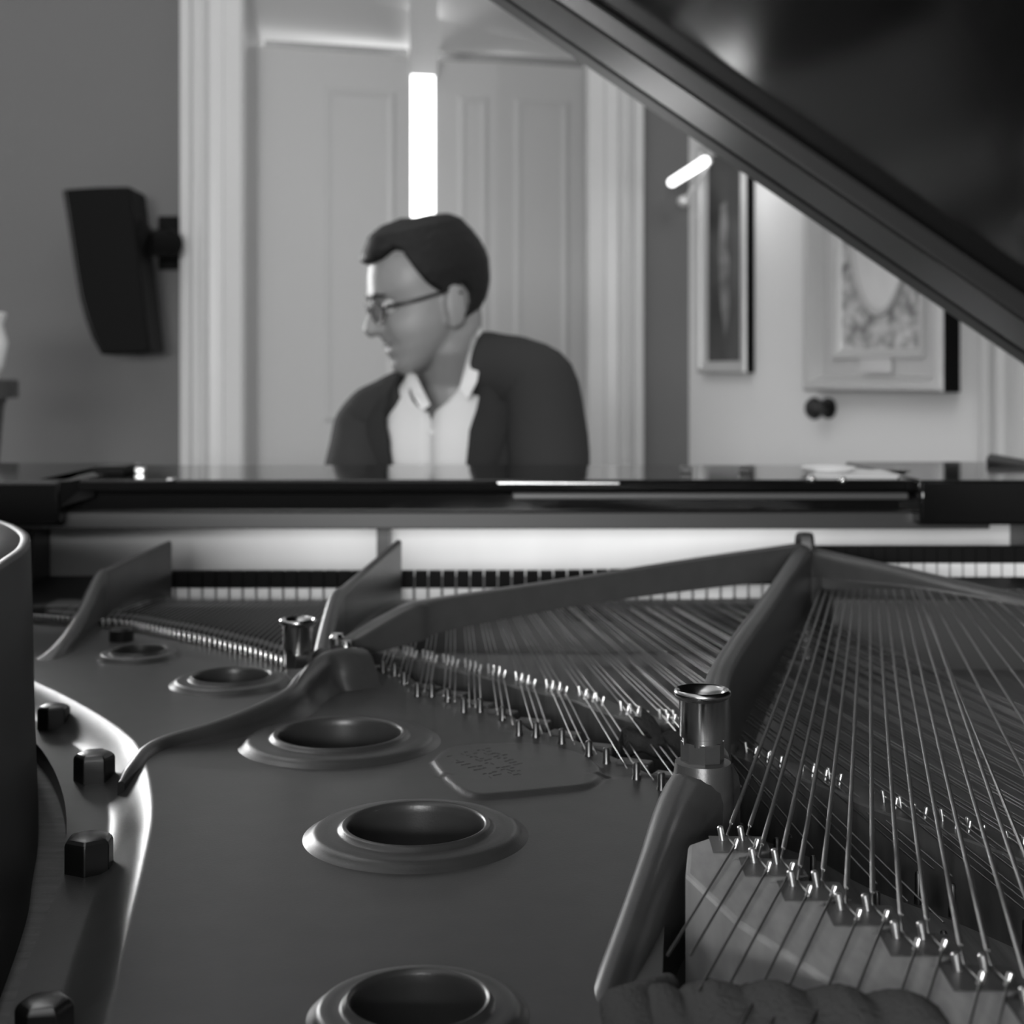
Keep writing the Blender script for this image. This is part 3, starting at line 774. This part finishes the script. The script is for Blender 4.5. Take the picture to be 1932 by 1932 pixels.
# small cast bearing bars between the hitch pins and the bridge
for x0, x1, y0, y1 in ((722, 758, 1253, 1268), (788, 832, 1286, 1308), (832, 883, 1299, 1313), (878, 932, 1317, 1337), (930, 977, 1333, 1349), (981, 1040, 1351, 1366), (1042, 1096, 1373, 1391), (1104, 1162, 1397, 1414), (1169, 1232, 1426, 1446), (1238, 1285, 1450, 1468)):
    a = ph(x0, y0, H_PL - .004); c = ph(x1, y0 + (y1 - y0) * .35, H_PL - .004); e = (c - a); e.z = 0; nn = Vector((e.y, -e.x, 0)).normalized() * .011
    z = CZ - H_PL + .0032
    b = MB(); b.prism([Vector((q.x, q.y, z)) for q in (a - nn * .2, c - nn * .2, c + nn * .75, a + nn * .75)][::-1], (0, 0, -.012))
    P(bevel(b.build('bearing_bar', 'chrome' if x0 < 0 else 'plate', None, False), .0014, 3))
# dark felt ribbon woven through the strings, with a stiff loose end
rings = []
rb_pts = [px(1168, 1406, .86), px(1178, 1394, .87), px(1205, 1391, .872), px(1232, 1402, .862), px(1262, 1398, .868), px(1292, 1404, .86), px(1330, 1410, .85)]
for i, p in enumerate(catmull([tuple(q) for q in rb_pts], 6)):
    p = Vector(p); hgt = .0075 + .0025 * math.sin(i * .3)
    rings.append([p + Vector((0, math.cos(2 * PI * k / 10) * .006, math.sin(2 * PI * k / 10) * hgt - .003)) for k in range(10)])
P(MB().loft(rings).build('felt_ribbon', 'darkfelt', None, True, 80))
b = MB(); a, c = px(1214, 1338, .90), px(1246, 1402, .855)
b.loft([[p + Vector((-w, 0, 0)), p + Vector((0, -.003, 0)), p + Vector((w, 0, 0)), p + Vector((0, .003, 0))] for p, w in ((a, .001), (a.lerp(c, .25), .004), (a.lerp(c, .55), .0048), (c, .003))])
P(b.build('felt_tongue', 'darkfelt', None, True, 80))
b = MB(); a = px(1200, 1357, .895); b.capsule([a, a + Vector((.006, -.004, -.004)), a + Vector((.014, -.006, -.006))], [.002, .004, .002], 8); P(b.build('felt_scrap', 'darkfelt', None))

# ---- treble section
tline = catmull([(p.x, p.y) for p in treb], 4)
tl = [(x, y) for x, y in tline]
far_t = MB()
for i in range(52):
    t = i / 51 * (len(tl) - 1); j = min(int(t), len(tl) - 2); q = [tl[j][m] + (tl[j + 1][m] - tl[j][m]) * (t - j) for m in (0, 1)]
    o = P(MB().lathe([(0, .0085), (.0020, .0082), (.0026, .007), (.0026, 0)], 10, (q[0], q[1], CZ - H_PL + .0005)).build('hitch_pin', 'chrome', None, True, 40))
    if i < 46: far_t.tube([(q[0], q[1], CZ - H_PL + .004), (q[0] - .002, q[1] + .045, CZ - .2165), (min(q[0] * .97, -.105), 1.42, CZ - .2165)], .00045, 5)
o = P(far_t.build('treble_strings', 'steel', None)); o['kind'] = 'stuff'
b = MB(); rings = []
for x, y in tl:
    rings.append([Vector((x, y + q, CZ - z)) for q, z in ((.035, .25), (.036, .2205), (.054, .2205), (.056, .25))])
P(b.loft(rings).build('treble_bridge', 'darkwood', None, True, 40))
# ---- front of the plate: dark pin field, agraffe bar and string-rest felt
b = MB(); b.box((-.79, 1.445, CZ - .29), (.70, 1.66, CZ - .228)); sub(bevel(b.build('pin_field', mat('pin_field_dark', .02, .5), None), .003))
b = MB(); b.box((-.46, 1.405, CZ - .29), (.70, 1.44, CZ - .2215)); sub(bevel(b.build('agraffe_bar', 'graphite', None), .004))
b = MB(); b.box((.05, 1.335, CZ - .226), (.262, 1.352, CZ - .2185)); P(bevel(b.build('string_rest_felt', 'felt', None), .002))
b = MB(); b.box((.295, 1.32, CZ - .29), (.60, 1.38, CZ - .2015)); sub(bevel(b.build('bass_agraffe_bar', 'graphite', None), .004))
# pale board in front of the pins and its dark posts
b = MB(); b.box((-.536, 1.66, CZ - .235), (.578, 1.675, CZ - .165)); P(bevel(b.build('pale_board', 'pale', None), .001))
b = MB(); b.box((px(713, 0, 1.64).x, 1.625, CZ - .235), (px(736, 0, 1.64).x, 1.66, CZ - .165)); P(b.build('board_post', 'satin', None, False))
b = MB(); b.box((.578, 1.60, CZ - .235), (.70, 1.68, CZ - .14)); P(b.build('board_post', 'satin', None, False))
b = MB(); b.box((-.79, 1.60, CZ - .235), (-.536, 1.68, CZ - .14)); P(b.build('board_post', 'satin', None, False))
# dampers
def damper(x, z0, y0=1.451):
    d = bpy.data.meshes
    if 'damper_head' not in d:
        b = MB(); b.box((-.0062, 0, .0137), (.0062, .012, .0305))
        o = b.build('damper', 'damper', None, False); o.data.name = 'damper_head'
        f = MB(); f.box((-.0056, 0, 0), (.0056, .02, .0135)); fo = f.build('damper_felt', 'whitefelt', o, False); fo.data.name = 'damper_felt'; damper.felt = fo
    else:
        o = bpy.data.objects.new('damper', d['damper_head']); C.objects.link(o)
        fo = bpy.data.objects.new('damper_felt', d['damper_felt']); C.objects.link(fo); fo.parent = o
    P(o); o.location = (x, y0, z0)
zd = CZ - .2258
for k in range(15): damper(px(318 + 25.45 * k, 0, 1.451).x, zd)
for k in range(27): damper(px(768 + 26.3 * k, 0, 1.451).x, zd + .004 * max(0, k - 10) / 16)
for k in range(18): damper(px(1535 + 24.5 * k, 0, 1.451).x, CZ - .2005, 1.451)

# ---- front: folded desk shelf, its mouldings and side supports
yf = 1.50
b = MB(); b.box((-.50, yf, CZ - .118), (.455, 1.76, CZ - .1056)); P(bevel(b.build('desk_shelf', 'black', None), .003))
b = MB()
b.prism([(-.60, yf + .004, CZ - .118), (-.60, yf + .012, CZ - .122), (-.60, yf + .012, CZ - .1385), (-.60, yf + .1, CZ - .1385), (-.60, yf + .1, CZ - .118)], (1.2, 0, 0)); P(b.build('desk_beam', 'black', None, False))
b = MB(); b.prism([(-.52, yf - .002, CZ - .1395), (-.52, yf + .004, CZ - .1385), (-.52, yf + .03, CZ - .1385), (-.52, yf + .03, CZ - .157), (-.52, yf - .004, CZ - .157)], (1.02, 0, 0)); P(bevel(b.build('desk_rail', mat('rail_satin', .035, .42, 0, .25), None, False), .0015))
b = MB(); b.box((.0, yf - .003, CZ - .1265), (.415, yf + .004, CZ - .119)); P(bevel(b.build('shelf_moulding', mat('moulding_satin', .07, .3), None), .002))
b = MB(); b.tube([(-.015, yf - .001, CZ - .1092), (.112, yf - .001, CZ - .1096)], .0022, 10); P(b.build('piano_hinge', 'chrome', None))
def support(x0, x1, z0, z1, y0, y1, name): 
    b = MB(); b.box((x0, y0, z0), (x1, y1, z1)); return P(bevel(b.build(name, 'black', None), .003))
support(-.79, px(110, 0, 1.47).x, CZ - .150, CZ - .1056, 1.47, 1.80, 'desk_support')
support(px(1736, 0, 1.47).x, .70, CZ - .150, CZ - .104, 1.47, 1.80, 'desk_support')
# sloped bracket and bright hinges at the left support
a = px(112, 960, 1.475); 
b = MB(); b.prism([px(112, 908, 1.475), px(112, 958, 1.475), px(178, 938, 1.50), px(178, 900, 1.52), px(150, 896, 1.54)], (0, .05, 0)); P(bevel(b.build('desk_slide', 'damper', None, False), .002))
for x0, y0, x1, y1 in ((222, 882, 228, 890), (252, 882, 272, 893), (313, 902, 327, 908)):
    a, c = px(x0, y1, 1.60 if y1 < 900 else 1.497), px(x1, y0, 1.60 if y1 < 900 else 1.497)
    b = MB(); b.box((a.x, a.y, a.z), (c.x, c.y + .012, c.z)); P(bevel(b.build('lid_hinge', 'chrome', None), .0012))
a, c = px(176, 897, 1.57), px(236, 880, 1.57); b = MB(); b.box((a.x, a.y, a.z), (c.x, a.y + .05, c.z)); P(bevel(b.build('lid_prop_cup', 'damper', None), .003))
for x, y in ((1532, 904), (1590, 906)):
    b = MB(); b.ball(px(x, y, 1.497), .0045, 12, 8); P(b.build('desk_pivot', 'chrome', None))
for x in (1407, 1296):
    a = px(x, 897, 1.60); b = MB(); b.box((a.x - .006, a.y, CZ - .1056), (a.x + .006, a.y + .02, CZ - .098)); P(bevel(b.build('desk_stop', 'satin', None), .001))
# small cup and sheets lying on the right of the shelf
lb = MB(); q = px(1870, 868, 1.75); q2 = px(1990, 890, 1.66)
lb.tube([q, q2], .008, 12); P(lb.build('lid_flap_edge', 'satin', None))
sl = MB()
zc = CZ - .1052
sl.prism([(px(1520, 0, 1.55).x, 1.54, zc), (px(1690, 0, 1.52).x, 1.515, zc), (px(1720, 0, 1.62).x, 1.62, zc), (px(1560, 0, 1.66).x, 1.66, zc)], (0, 0, .0012))
tag(sl.build('music_sheet', 'paper', None, False), 'white music sheet lying flat on the black piano shelf at right', 'paper')
cu_ = MB(); cq = px(1562, 892, 1.60)
cu_.lathe([(0, 0), (.024, 0), (.028, .002), (.031, .005), (.029, .006), (.022, .003), (0, .002)], 24, (cq.x, 1.60, CZ - .1038))
tag(cu_.build('small_dish', 'shade', None), 'small white dish standing on the music sheet', 'dish')

# ---- lid: hinged on the spine at the right, rising to the left
SL = math.atan(.682)
hinge = Vector((px(2247, 905, 1.5).x, 0, px(2247, 905, 1.5).z))
es = Vector((-math.cos(SL), 0, math.sin(SL))); en = Vector((math.sin(SL), 0, math.cos(SL)))
def lp(s, y, t): return hinge + es * s + Vector((0, y, 0)) + en * t
outl = [(-.02, 1.5), (1.46, 1.5), (1.46, 1.30), (1.30, 1.16), (1.10, 1.0), (.98, .8), (.93, .6), (.90, .4), (.82, .2), (.66, .0), (.4, -.1), (.15, -.08), (-.02, .06)]
lid = P(bevel(MB().prism([lp(s, y, .022) for s, y in outl][::-1], en * .02).build('lid', 'lidblack', None, False), .004))
for nm, y0, y1, t in (('lid_lip', 1.449, 1.5, .0), ('lid_batten', 1.335, 1.444, .0)):
    b = MB(); n0 = [lp(-.01, y0, t), lp(1.45, y0, t), lp(1.45, y1, t), lp(-.01, y1, t)]
    bevel(b.prism(n0[::-1], en * .0225).build(nm, 'satin' if nm == 'lid_lip' else mat('batten_lacquer', .03, .22), lid, False), .005, 3)
b = MB(); b.lathe([(0, 0), (.016, 0), (.016, -.006), (.012, -.012), (0, -.013)], 20, lp(.25, 1.2, .022), Vector((0, 0, 1)).rotation_difference(en).to_matrix()); b.build('lid_buffer', 'satin', lid)
b = MB(); b.tube([(.705, .1, CZ - H_RIM + .004), (.705, 1.5, CZ - H_RIM + .004)], .006, 10); P(b.build('lid_hinge', 'brass', None))

# ================================================================== pianist
man = thing('person', 'smiling person in glasses and dark jacket seated at the piano keys looking left', 'person')
# head frame: f forward (to the left, a little towards us), s to the person's left (towards us), w up
yaw, pit = math.radians(18), math.radians(15)
f0 = Vector((-math.cos(yaw), -math.sin(yaw), 0)); s0 = Vector((math.sin(yaw), -math.cos(yaw), 0))
fv = (f0 * math.cos(pit) + Vector((0, 0, -math.sin(pit)))); wv = (f0 * math.sin(pit) + Vector((0, 0, math.cos(pit))))
roll = math.radians(4)
HO = px(812, 572, 2.18)
HS = .90
def hp_(u, v, w): return HO + (fv * u + s0 * v + wv * w) * HS
lev = [  # w, front, back, half width
    (.132, -.005, -.030, .010), (.128, .030, -.055, .032), (.118, .056, -.074, .052), (.102, .074, -.088, .065), (.085, .086, -.096, .073), (.066, .093, -.101, .077), (.048, .097, -.103, .078), (.036, .098, -.102, .077),
    (.024, .093, -.101, .076), (.012, .090, -.099, .075), (.0, .091, -.095, .074), (-.014, .092, -.088, .072), (-.028, .092, -.076, .070), (-.040, .094, -.058, .067), (-.051, .092, -.040, .063), (-.062, .093, -.022, .058), (-.074, .089, -.006, .051), (-.086, .092, .010, .043), (-.096, .089, .024, .034), (-.104, .078, .036, .022), (-.108, .062, .046, .008)]
lw = np.array([l[0] for l in lev])[::-1]
def prof(w, k): return float(np.interp(w, lw, np.array([l[k] for l in lev])[::-1]))
def head_pt(w, th, grow=0.0):
    uf, ub, hw = prof(w, 1), prof(w, 2), prof(w, 3)
    c = (uf + ub) / 2 if w < .1 else (uf + ub) / 2
    a = (uf - ub) / 2; cs, sn = math.cos(th), math.sin(th)
    p = 2.25
    u = c + a * math.copysign(abs(cs) ** (2 / p), cs); v = hw * math.copysign(abs(sn) ** (2 / p), sn)
    g = lambda du, s: math.exp(-(du / s) ** 2)
    if cs > 0:   # face
        for sgn in (-1, 1):
            e = g(v - sgn * .033, .015) * g(w - .014, .011); u -= .011 * e
            u += .004 * g(v - sgn * .028, .02) * g(w - .036, .008)
            ck = g(v - sgn * .042, .018) * g(w + .026, .018); u += .006 * ck; v += sgn * .004 * ck
            u -= .003 * g(v - sgn * .034, .006) * g(w + .046, .02)
        u += .004 * g(v, .022) * g(w + .041, .005) + .004 * g(v, .02) * g(w + .060, .006)
        u -= .004 * g(v, .028) * g(w + .0505, .0035)
    if grow:
        d = math.hypot(u - c, v) + 1e-6; u += (u - c) / d * grow; v += v / d * grow
    return u, v
ws = list(np.interp(np.linspace(0, len(lev) - 1, 90), range(len(lev)), [l[0] for l in lev]))
NT = 72
hb_ = MB()
rings = []
for w in ws:
    rings.append([hp_(*head_pt(w, 2 * PI * k / NT), w) for k in range(NT)])
hb_.loft(rings[::-1])
# nose
hb_.capsule([hp_(.090, 0, .020), hp_(.098, 0, .004), hp_(.107, 0, -.010), hp_(.110, 0, -.018)], [.008, .010, .0115, .0125], 14)
for sg in (-1, 1):
    hb_.ball(hp_(.100, sg * .011, -.021), .0085, 12, 8)
    # ear
    Re = Matrix((fv, s0, wv)).transposed()
    hb_.ball(hp_(-.020, sg * .080, -.012), .001, 16, 10, (19, 8, 35), Re @ Matrix.Rotation(-.2, 3, 'Y') @ Matrix.Rotation(sg * .35, 3, 'Z'))
    hb_.ball(hp_(-.008, sg * .079, -.040), .009, 12, 8)
nb = Vector((px(848, 745, 2.2).x, 2.20, px(0, 745, 2.2).z))     # pit of the neck
hb_.capsule([hp_(-.024, 0, -.03), hp_(-.016, 0, -.07), nb + Vector((.006, .03, .03)), nb + Vector((.010, .03, -.03))], [.053, .050, .052, .055], 20)
# trunk, arms, hands, legs of the one body
shR = Vector((px(700, 0, 2.24).x, 2.24, 1.030)); shL = Vector((px(1030, 0, 2.14).x, 2.14, 1.058))
mid_ = (shR + shL) / 2
pel = Vector((-.05, 2.34, .56))
cn = nb + Vector((.006, .035, -.05))
hb_.capsule([pel + Vector((0, 0, .0)), pel.lerp(cn, .4), pel.lerp(cn, .8), cn], [.12, .095, .085, .055], 22)
hb_.capsule([shR + Vector((.01, .0, -.02)), cn + Vector((0, 0, -.02)), shL + Vector((-.01, 0, -.03))], [.032, .05, .032], 14)
elR = Vector((-.245, 2.14, .80)); elL = Vector((.062, 2.04, .83)); wrR = Vector((-.19, 1.955, .818)); wrL = Vector((.06, 1.94, .818))
for sh_, el_, wr_ in ((shR, elR, wrR), (shL, elL, wrL)):
    hb_.capsule([sh_ + Vector((0, 0, -.03)), el_], [.036, .034], 14); hb_.capsule([el_, wr_], [.036, .024], 14)
    dirn = Vector((-.05 if wr_.x > 0 else .06, -1, -.05)).normalized(); sd_ = Vector((-dirn.y, dirn.x, 0))
    pal = wr_ + dirn * .075
    hb_.capsule([wr_, wr_ + dirn * .03 + sd_ * .0, pal], [.022, .030, .034], 12)
    inward = 1 if wr_.x < 0 else -1
    for fi, (o_f, ln) in enumerate(((-.030, .062), (-.011, .076), (.009, .082), (.029, .072))):
        k_ = inward
        base = pal + sd_ * (o_f * -1) * k_ + dirn * .01
        hb_.capsule([base - dirn * .03, base + dirn * ln * .45 + Vector((0, 0, .008)), base + dirn * ln * .8 - Vector((0, 0, .018)), base + dirn * ln * .95 - Vector((0, 0, .046))], [.0095, .009, .008, .007], 10)
    tb = wr_ + dirn * .03 + sd_ * .022 * inward * -1
    hb_.capsule([tb, tb + dirn * .03 + sd_ * -.02 * inward, tb + dirn * .058 + sd_ * -.028 * inward - Vector((0, 0, .014))], [.012, .0105, .008], 10)
for sg in (-1, 1):
    hip = pel + Vector((sg * .085, -.02, -.02)); kn_ = Vector((-.05 + sg * .13, 1.98 if sg < 0 else 2.0, .545)); an = Vector((-.05 + sg * .14, 2.02, .09))
    kn_.z = .50; hb_.capsule([hip, kn_], [.075, .052], 14); hb_.capsule([kn_, an], [.05, .034], 14); hb_.capsule([an, an + Vector((0, -.15, -.05))], [.03, .03], 10)
body = hb_.build('body', 'skin', man, True, 0)
rm = body.modifiers.new('remesh', 'REMESH'); rm.mode = 'VOXEL'; rm.voxel_size = .0042; rm.use_smooth_shade = True
sm_ = body.modifiers.new('smooth', 'SMOOTH'); sm_.factor = .5; sm_.iterations = 2
# eyes and brows
for sg in (-1, 1):
    MB().ball(hp_(.0745, sg * .033, .013), .0118, 16, 10).build('eye', 'eye', man)
    MB().ball(hp_(.0815, sg * .033, .012), .0060, 12, 8).build('pupil', 'iris', man)
    MB().capsule([hp_(.098, sg * .014, .031), hp_(.0975, sg * .032, .036), hp_(.086, sg * .052, .032)], [.002, .0028, .0014], 8).build('eyebrow', 'hair', man)
MB().capsule([hp_(.088, -.026, -.047), hp_(.0945, -.010, -.0505), hp_(.0945, .010, -.0505), hp_(.088, .026, -.047)], [.0012, .0022, .0022, .0012], 8).build('mouth', mat('lip_line', .10, .5), man)
# hair
def hairline(th):
    a = abs(math.degrees(math.atan2(math.sin(th), math.cos(th))))
    return float(np.interp(a, [0, 18, 34, 50, 62, 72, 84, 96, 108, 118, 128, 180], [.088, .088, .090, .100, .094, .062, .024, .000, .020, .0, -.064, -.078]))
rings = []
NH = 160
for w in np.linspace(.133, -.09, 150):
    ring = []
    for k in range(NH):
        th = 2 * PI * k / NH
        e = sm(np.array((w - hairline(th) + .006) / .012)).item()
        wi = min(w, .132)
        gro = -.008 + e * (.0205 if w > .05 else float(np.interp(w, [-.06, .05], [.010, .0205])))
        u, v = head_pt(wi, th, gro)
        a_ = abs(math.degrees(th if th < PI else 2 * PI - th))
        q = sm(np.array((w - .075) / .03)).item() * max(0, 1 - a_ / 75)
        u += .007 * q * e; v += random.uniform(-.0008, .0008)
        up_ = .012 * sm(np.array((w - .095) / .035)).item() + .006 * q
        ring.append(hp_(u, v, w + up_ * e))
    rings.append(ring)
MB().loft(rings[::-1]).build('hair', 'hair', man, True, 0)
# glasses
gl = MB()
def lens_ring(sg, r):
    return [hp_(.106 - abs(r * math.cos(2 * PI * k / 28) * .0) - .010 * ((.033 + r * 1.0 * math.cos(2 * PI * k / 28)) / .055) ** 2, sg * (.034 + .023 * r / .023 * math.cos(2 * PI * k / 28)), .008 + r * .78 * math.sin(2 * PI * k / 28)) for k in range(28)]
for sg in (-1, 1):
    R0 = lens_ring(sg, .023); gl.tube(R0 + [R0[0]], .0012, 6)
    tip = hp_(.094, sg * .058, .014)
    gl.tube([tip, hp_(.088, sg * .071, .014), hp_(.04, sg * .080, .012), hp_(-.012, sg * .085, .014), hp_(-.034, sg * .084, .004)], [.0022, .0030, .0028, .0024, .002], 8)
gl.tube([hp_(.106, -.011, .012), hp_(.110, 0, .014), hp_(.106, .011, .012)], .0014, 6)
g = gl.build('glasses', 'specs', man, True, 0)
for sg in (-1, 1):
    R0 = lens_ring(sg, .0225); cc = hp_(.1025, sg * .034, .008)
    MB().add(R0 + [cc] + [p - fv * .0012 for p in R0] + [cc - fv * .0012], [(k, (k + 1) % 28, 28) for k in range(28)] + [(29 + (k + 1) % 28, 29 + k, 57) for k in range(28)] + [(k, 29 + k, 29 + (k + 1) % 28, (k + 1) % 28) for k in range(28)]).build('lens', 'glass', g, True, 60)
# trunk of jacket and shirt: rings round the leaning spine; xa is the axis from the person's right to left shoulder
xa = (shL - shR); xa.z = 0; xa.normalize(); ya = Vector((xa.y, -xa.x, 0))          # ya faces the piano
if ya.y > 0: ya = -ya
base = pel + Vector((.0, 0, -.02)); top = nb + Vector((.006, .028, .0))
sect = [  # z, half width, half depth
    (.56, .16, .125), (.66, .150, .12), (.76, .148, .125), (.86, .150, .128), (.93, .152, .124), (.98, .152, .116), (1.015, .146, .105), (1.045, .128, .093), (1.068, .104, .083), (1.085, .082, .075), (1.10, .070, .068)]
zs = np.array([q[0] for q in sect])
tilt = (shL.z - shR.z) / (shL - shR).length
def centre(z):
    t = (z - base.z) / (top.z - base.z); p = base.lerp(top, t); return Vector((p.x, p.y, 0))
def torso_pt(z, th, grow):
    hw = float(np.interp(z, zs, [q[1] for q in sect])) + grow; hd = float(np.interp(z, zs, [q[2] for q in sect])) + grow
    c = centre(z); cs, sn = math.cos(th), math.sin(th); p = 2.4
    a = hw * math.copysign(abs(sn) ** (2 / p), sn); d = hd * math.copysign(abs(cs) ** (2 / p), cs)
    lift = .16 * a * sm(np.array((z - .85) / .2)).item()
    return c + xa * a + ya * d + Vector((0, 0, z + lift))
# shirt
rings = []
for z in np.linspace(.57, 1.105, 44):
    g0 = float(np.interp(z, [.57, 1.028, 1.05, 1.105], [.0005, .001, .22, .75]))
    rings.append([torso_pt(z, g0 + (2 * PI - 2 * g0) * k / 59, -.006) for k in range(60)])
shirt = MB().loft(rings, False, False).build('shirt', 'shirt', man, True, 0)
so_ = shirt.modifiers.new('cloth', 'SOLIDIFY'); so_.thickness = .003; so_.offset = -1
for nm, pl_ in (('collar_leaf', [(907, 616, 2.165), (890, 640, 2.125), (866, 735, 2.095), (882, 756, 2.092), (900, 720, 2.10), (910, 660, 2.14)]),
                ('collar_leaf', [(770, 700, 2.17), (784, 706, 2.14), (812, 764, 2.10), (796, 776, 2.098), (780, 748, 2.11), (768, 718, 2.15)])):
    pp = [px(*q) for q in pl_]
    bevel(MB().prism(pp, Vector((0, .006, 0))).build(nm, 'shirt', shirt, False), .0015)
cc_ = top + Vector((0, .004, .0)); rings = []
for k in range(31):
    a = math.radians(80 + 200 * k / 30); d = ya * math.cos(a) + xa * math.sin(a)
    q = cc_ + d * .066; h_ = .048 - .02 * max(0, math.cos(a - PI * 0))
    rings.append([q + Vector((0, 0, -.02)), q + Vector((0, 0, h_)) , q + d * .005 + Vector((0, 0, h_)), q + d * .012 + Vector((0, 0, -.02))])
MB().loft(rings).build('collar_stand', 'shirt', shirt, True, 60)
for k in range(4):
    z = 1.0 - k * .075; p = torso_pt(z, 0, -.006); MB().ball(p, .0055, 10, 6, (1, .5, 1)).build('shirt_button', 'shirt', shirt)
# jacket: open shell, two sleeves, lapels
def gap(z, side):
    """angle from the front at which the jacket edge lies"""
    return float(np.interp(z, [.56, .80, .90, 1.0, 1.06, 1.10], [.10, .22, .27, .36, .58, .92])) * (1.0 if side > 0 else 1.0)
zz = np.linspace(.575, 1.100, 40); rings = []
NJ = 64
for z in zz:
    g0 = gap(z, 1); ring = []
    for k in range(NJ): ring.append(torso_pt(z, g0 + (2 * PI - 2 * g0) * k / (NJ - 1), .010))
    rings.append(ring)
jk = MB(); jk.loft(rings, False, False)
jacket = jk.build('jacket', 'jacket', man, True, 0)
so = jacket.modifiers.new('cloth', 'SOLIDIFY'); so.thickness = .006; so.offset = -1
for nm, sh_, el_, wr_ in (('sleeve', shR, elR, wrR), ('sleeve', shL, elL, wrL)):
    inn = (mid_ - sh_).normalized()
    b = MB(); m2 = sh_.lerp(el_, .6); m3 = el_.lerp(wr_, .45)
    lead = [(px(905, 692, 2.17), .054), (px(970, 704, 2.155), .056), (px(1020, 742, 2.14), .060)] if sh_.x > 0 else [(px(772, 750, 2.225), .046), (px(712, 783, 2.235), .049), (px(690, 820, 2.235), .053)]
    pts = catmull([tuple(p) + (r,) for p, r in lead] + [tuple(m2) + (.058,), tuple(el_) + (.055,), tuple(m3) + (.047,), tuple(wr_) + (.038,)], 6)
    b.tube([p[:3] for p in pts], [p[3] * (1 + .02 * math.sin(i * 1.3)) for i, p in enumerate(pts)], 28)
    sl_ = b.build(nm, 'jacket', jacket, True, 0)
    cf = (wr_ - el_).normalized(); MB().tube([wr_ - cf * .004, wr_ + cf * .014], [.034, .033], 18).build('shirt_cuff', 'shirt', sl_)
for sg in (1, -1):
    rows = []
    for z in np.linspace(.80, 1.10, 24):
        g0 = gap(z, 1); wd = float(np.interp(z, [.80, .92, 1.02, 1.045, 1.10], [.05, .24, .46, .36, .30]))
        if abs(z - 1.03) < .008: wd *= .62
        a0 = torso_pt(z, sg * g0, .012); a1 = torso_pt(z, sg * (g0 + wd), .0155)
        rows.append([a0, torso_pt(z, sg * (g0 + wd * .3), .0175), torso_pt(z, sg * (g0 + wd * .8), .0175), a1, torso_pt(z, sg * (g0 + wd * .98), .009), torso_pt(z, sg * g0, .007)])
    MB().loft(rows).build('lapel', 'lapel', jacket, True, 50)
# trousers and shoes
b = MB()
b.capsule([pel + Vector((-.06, 0, 0)), pel + Vector((.06, 0, 0))], .125, 18)
for sg in (-1, 1):
    hip = pel + Vector((sg * .085, -.02, -.02)); kn_ = Vector((-.05 + sg * .13, 1.98 if sg < 0 else 2.0, .50)); an = Vector((-.05 + sg * .14, 2.02, .09))
    b.capsule([hip, kn_], [.088, .064], 16); b.capsule([kn_, an], [.064, .05], 16)
b.build('trousers', 'trousers', man, True, 0)
for sg in (-1, 1):
    an = Vector((-.05 + sg * .14, 2.02, .045)); b = MB()
    b.loft([[an + Vector((math.cos(2 * PI * k / 18) * w, y, max(-.045, math.sin(2 * PI * k / 18) * h))) for k in range(18)] for y, w, h in ((.06, .02, .03), (.05, .035, .05), (0, .042, .07), (-.08, .046, .045), (-.16, .044, .03), (-.2, .02, .015))])
    b.build('shoe', 'leather', man, True, 0)
# bench
be = thing('piano_bench', 'black padded piano bench under the seated person', 'bench', loc=(0, 0, 0))
b = MB(); b.box((-.36, 2.20, .37), (.26, 2.52, .40)); bevel(b.build('seat', 'black', be), .006)
b = MB(); b.box((-.345, 2.215, .40), (.245, 2.505, .428)); bevel(b.build('cushion', 'leather', be), .012, 3)
for x in (-.33, .19):
    for y in (2.22, 2.46):
        b = MB(); b.box((x, y, 0), (x + .04, y + .04, .37)); bevel(b.build('leg', 'black', be), .003)
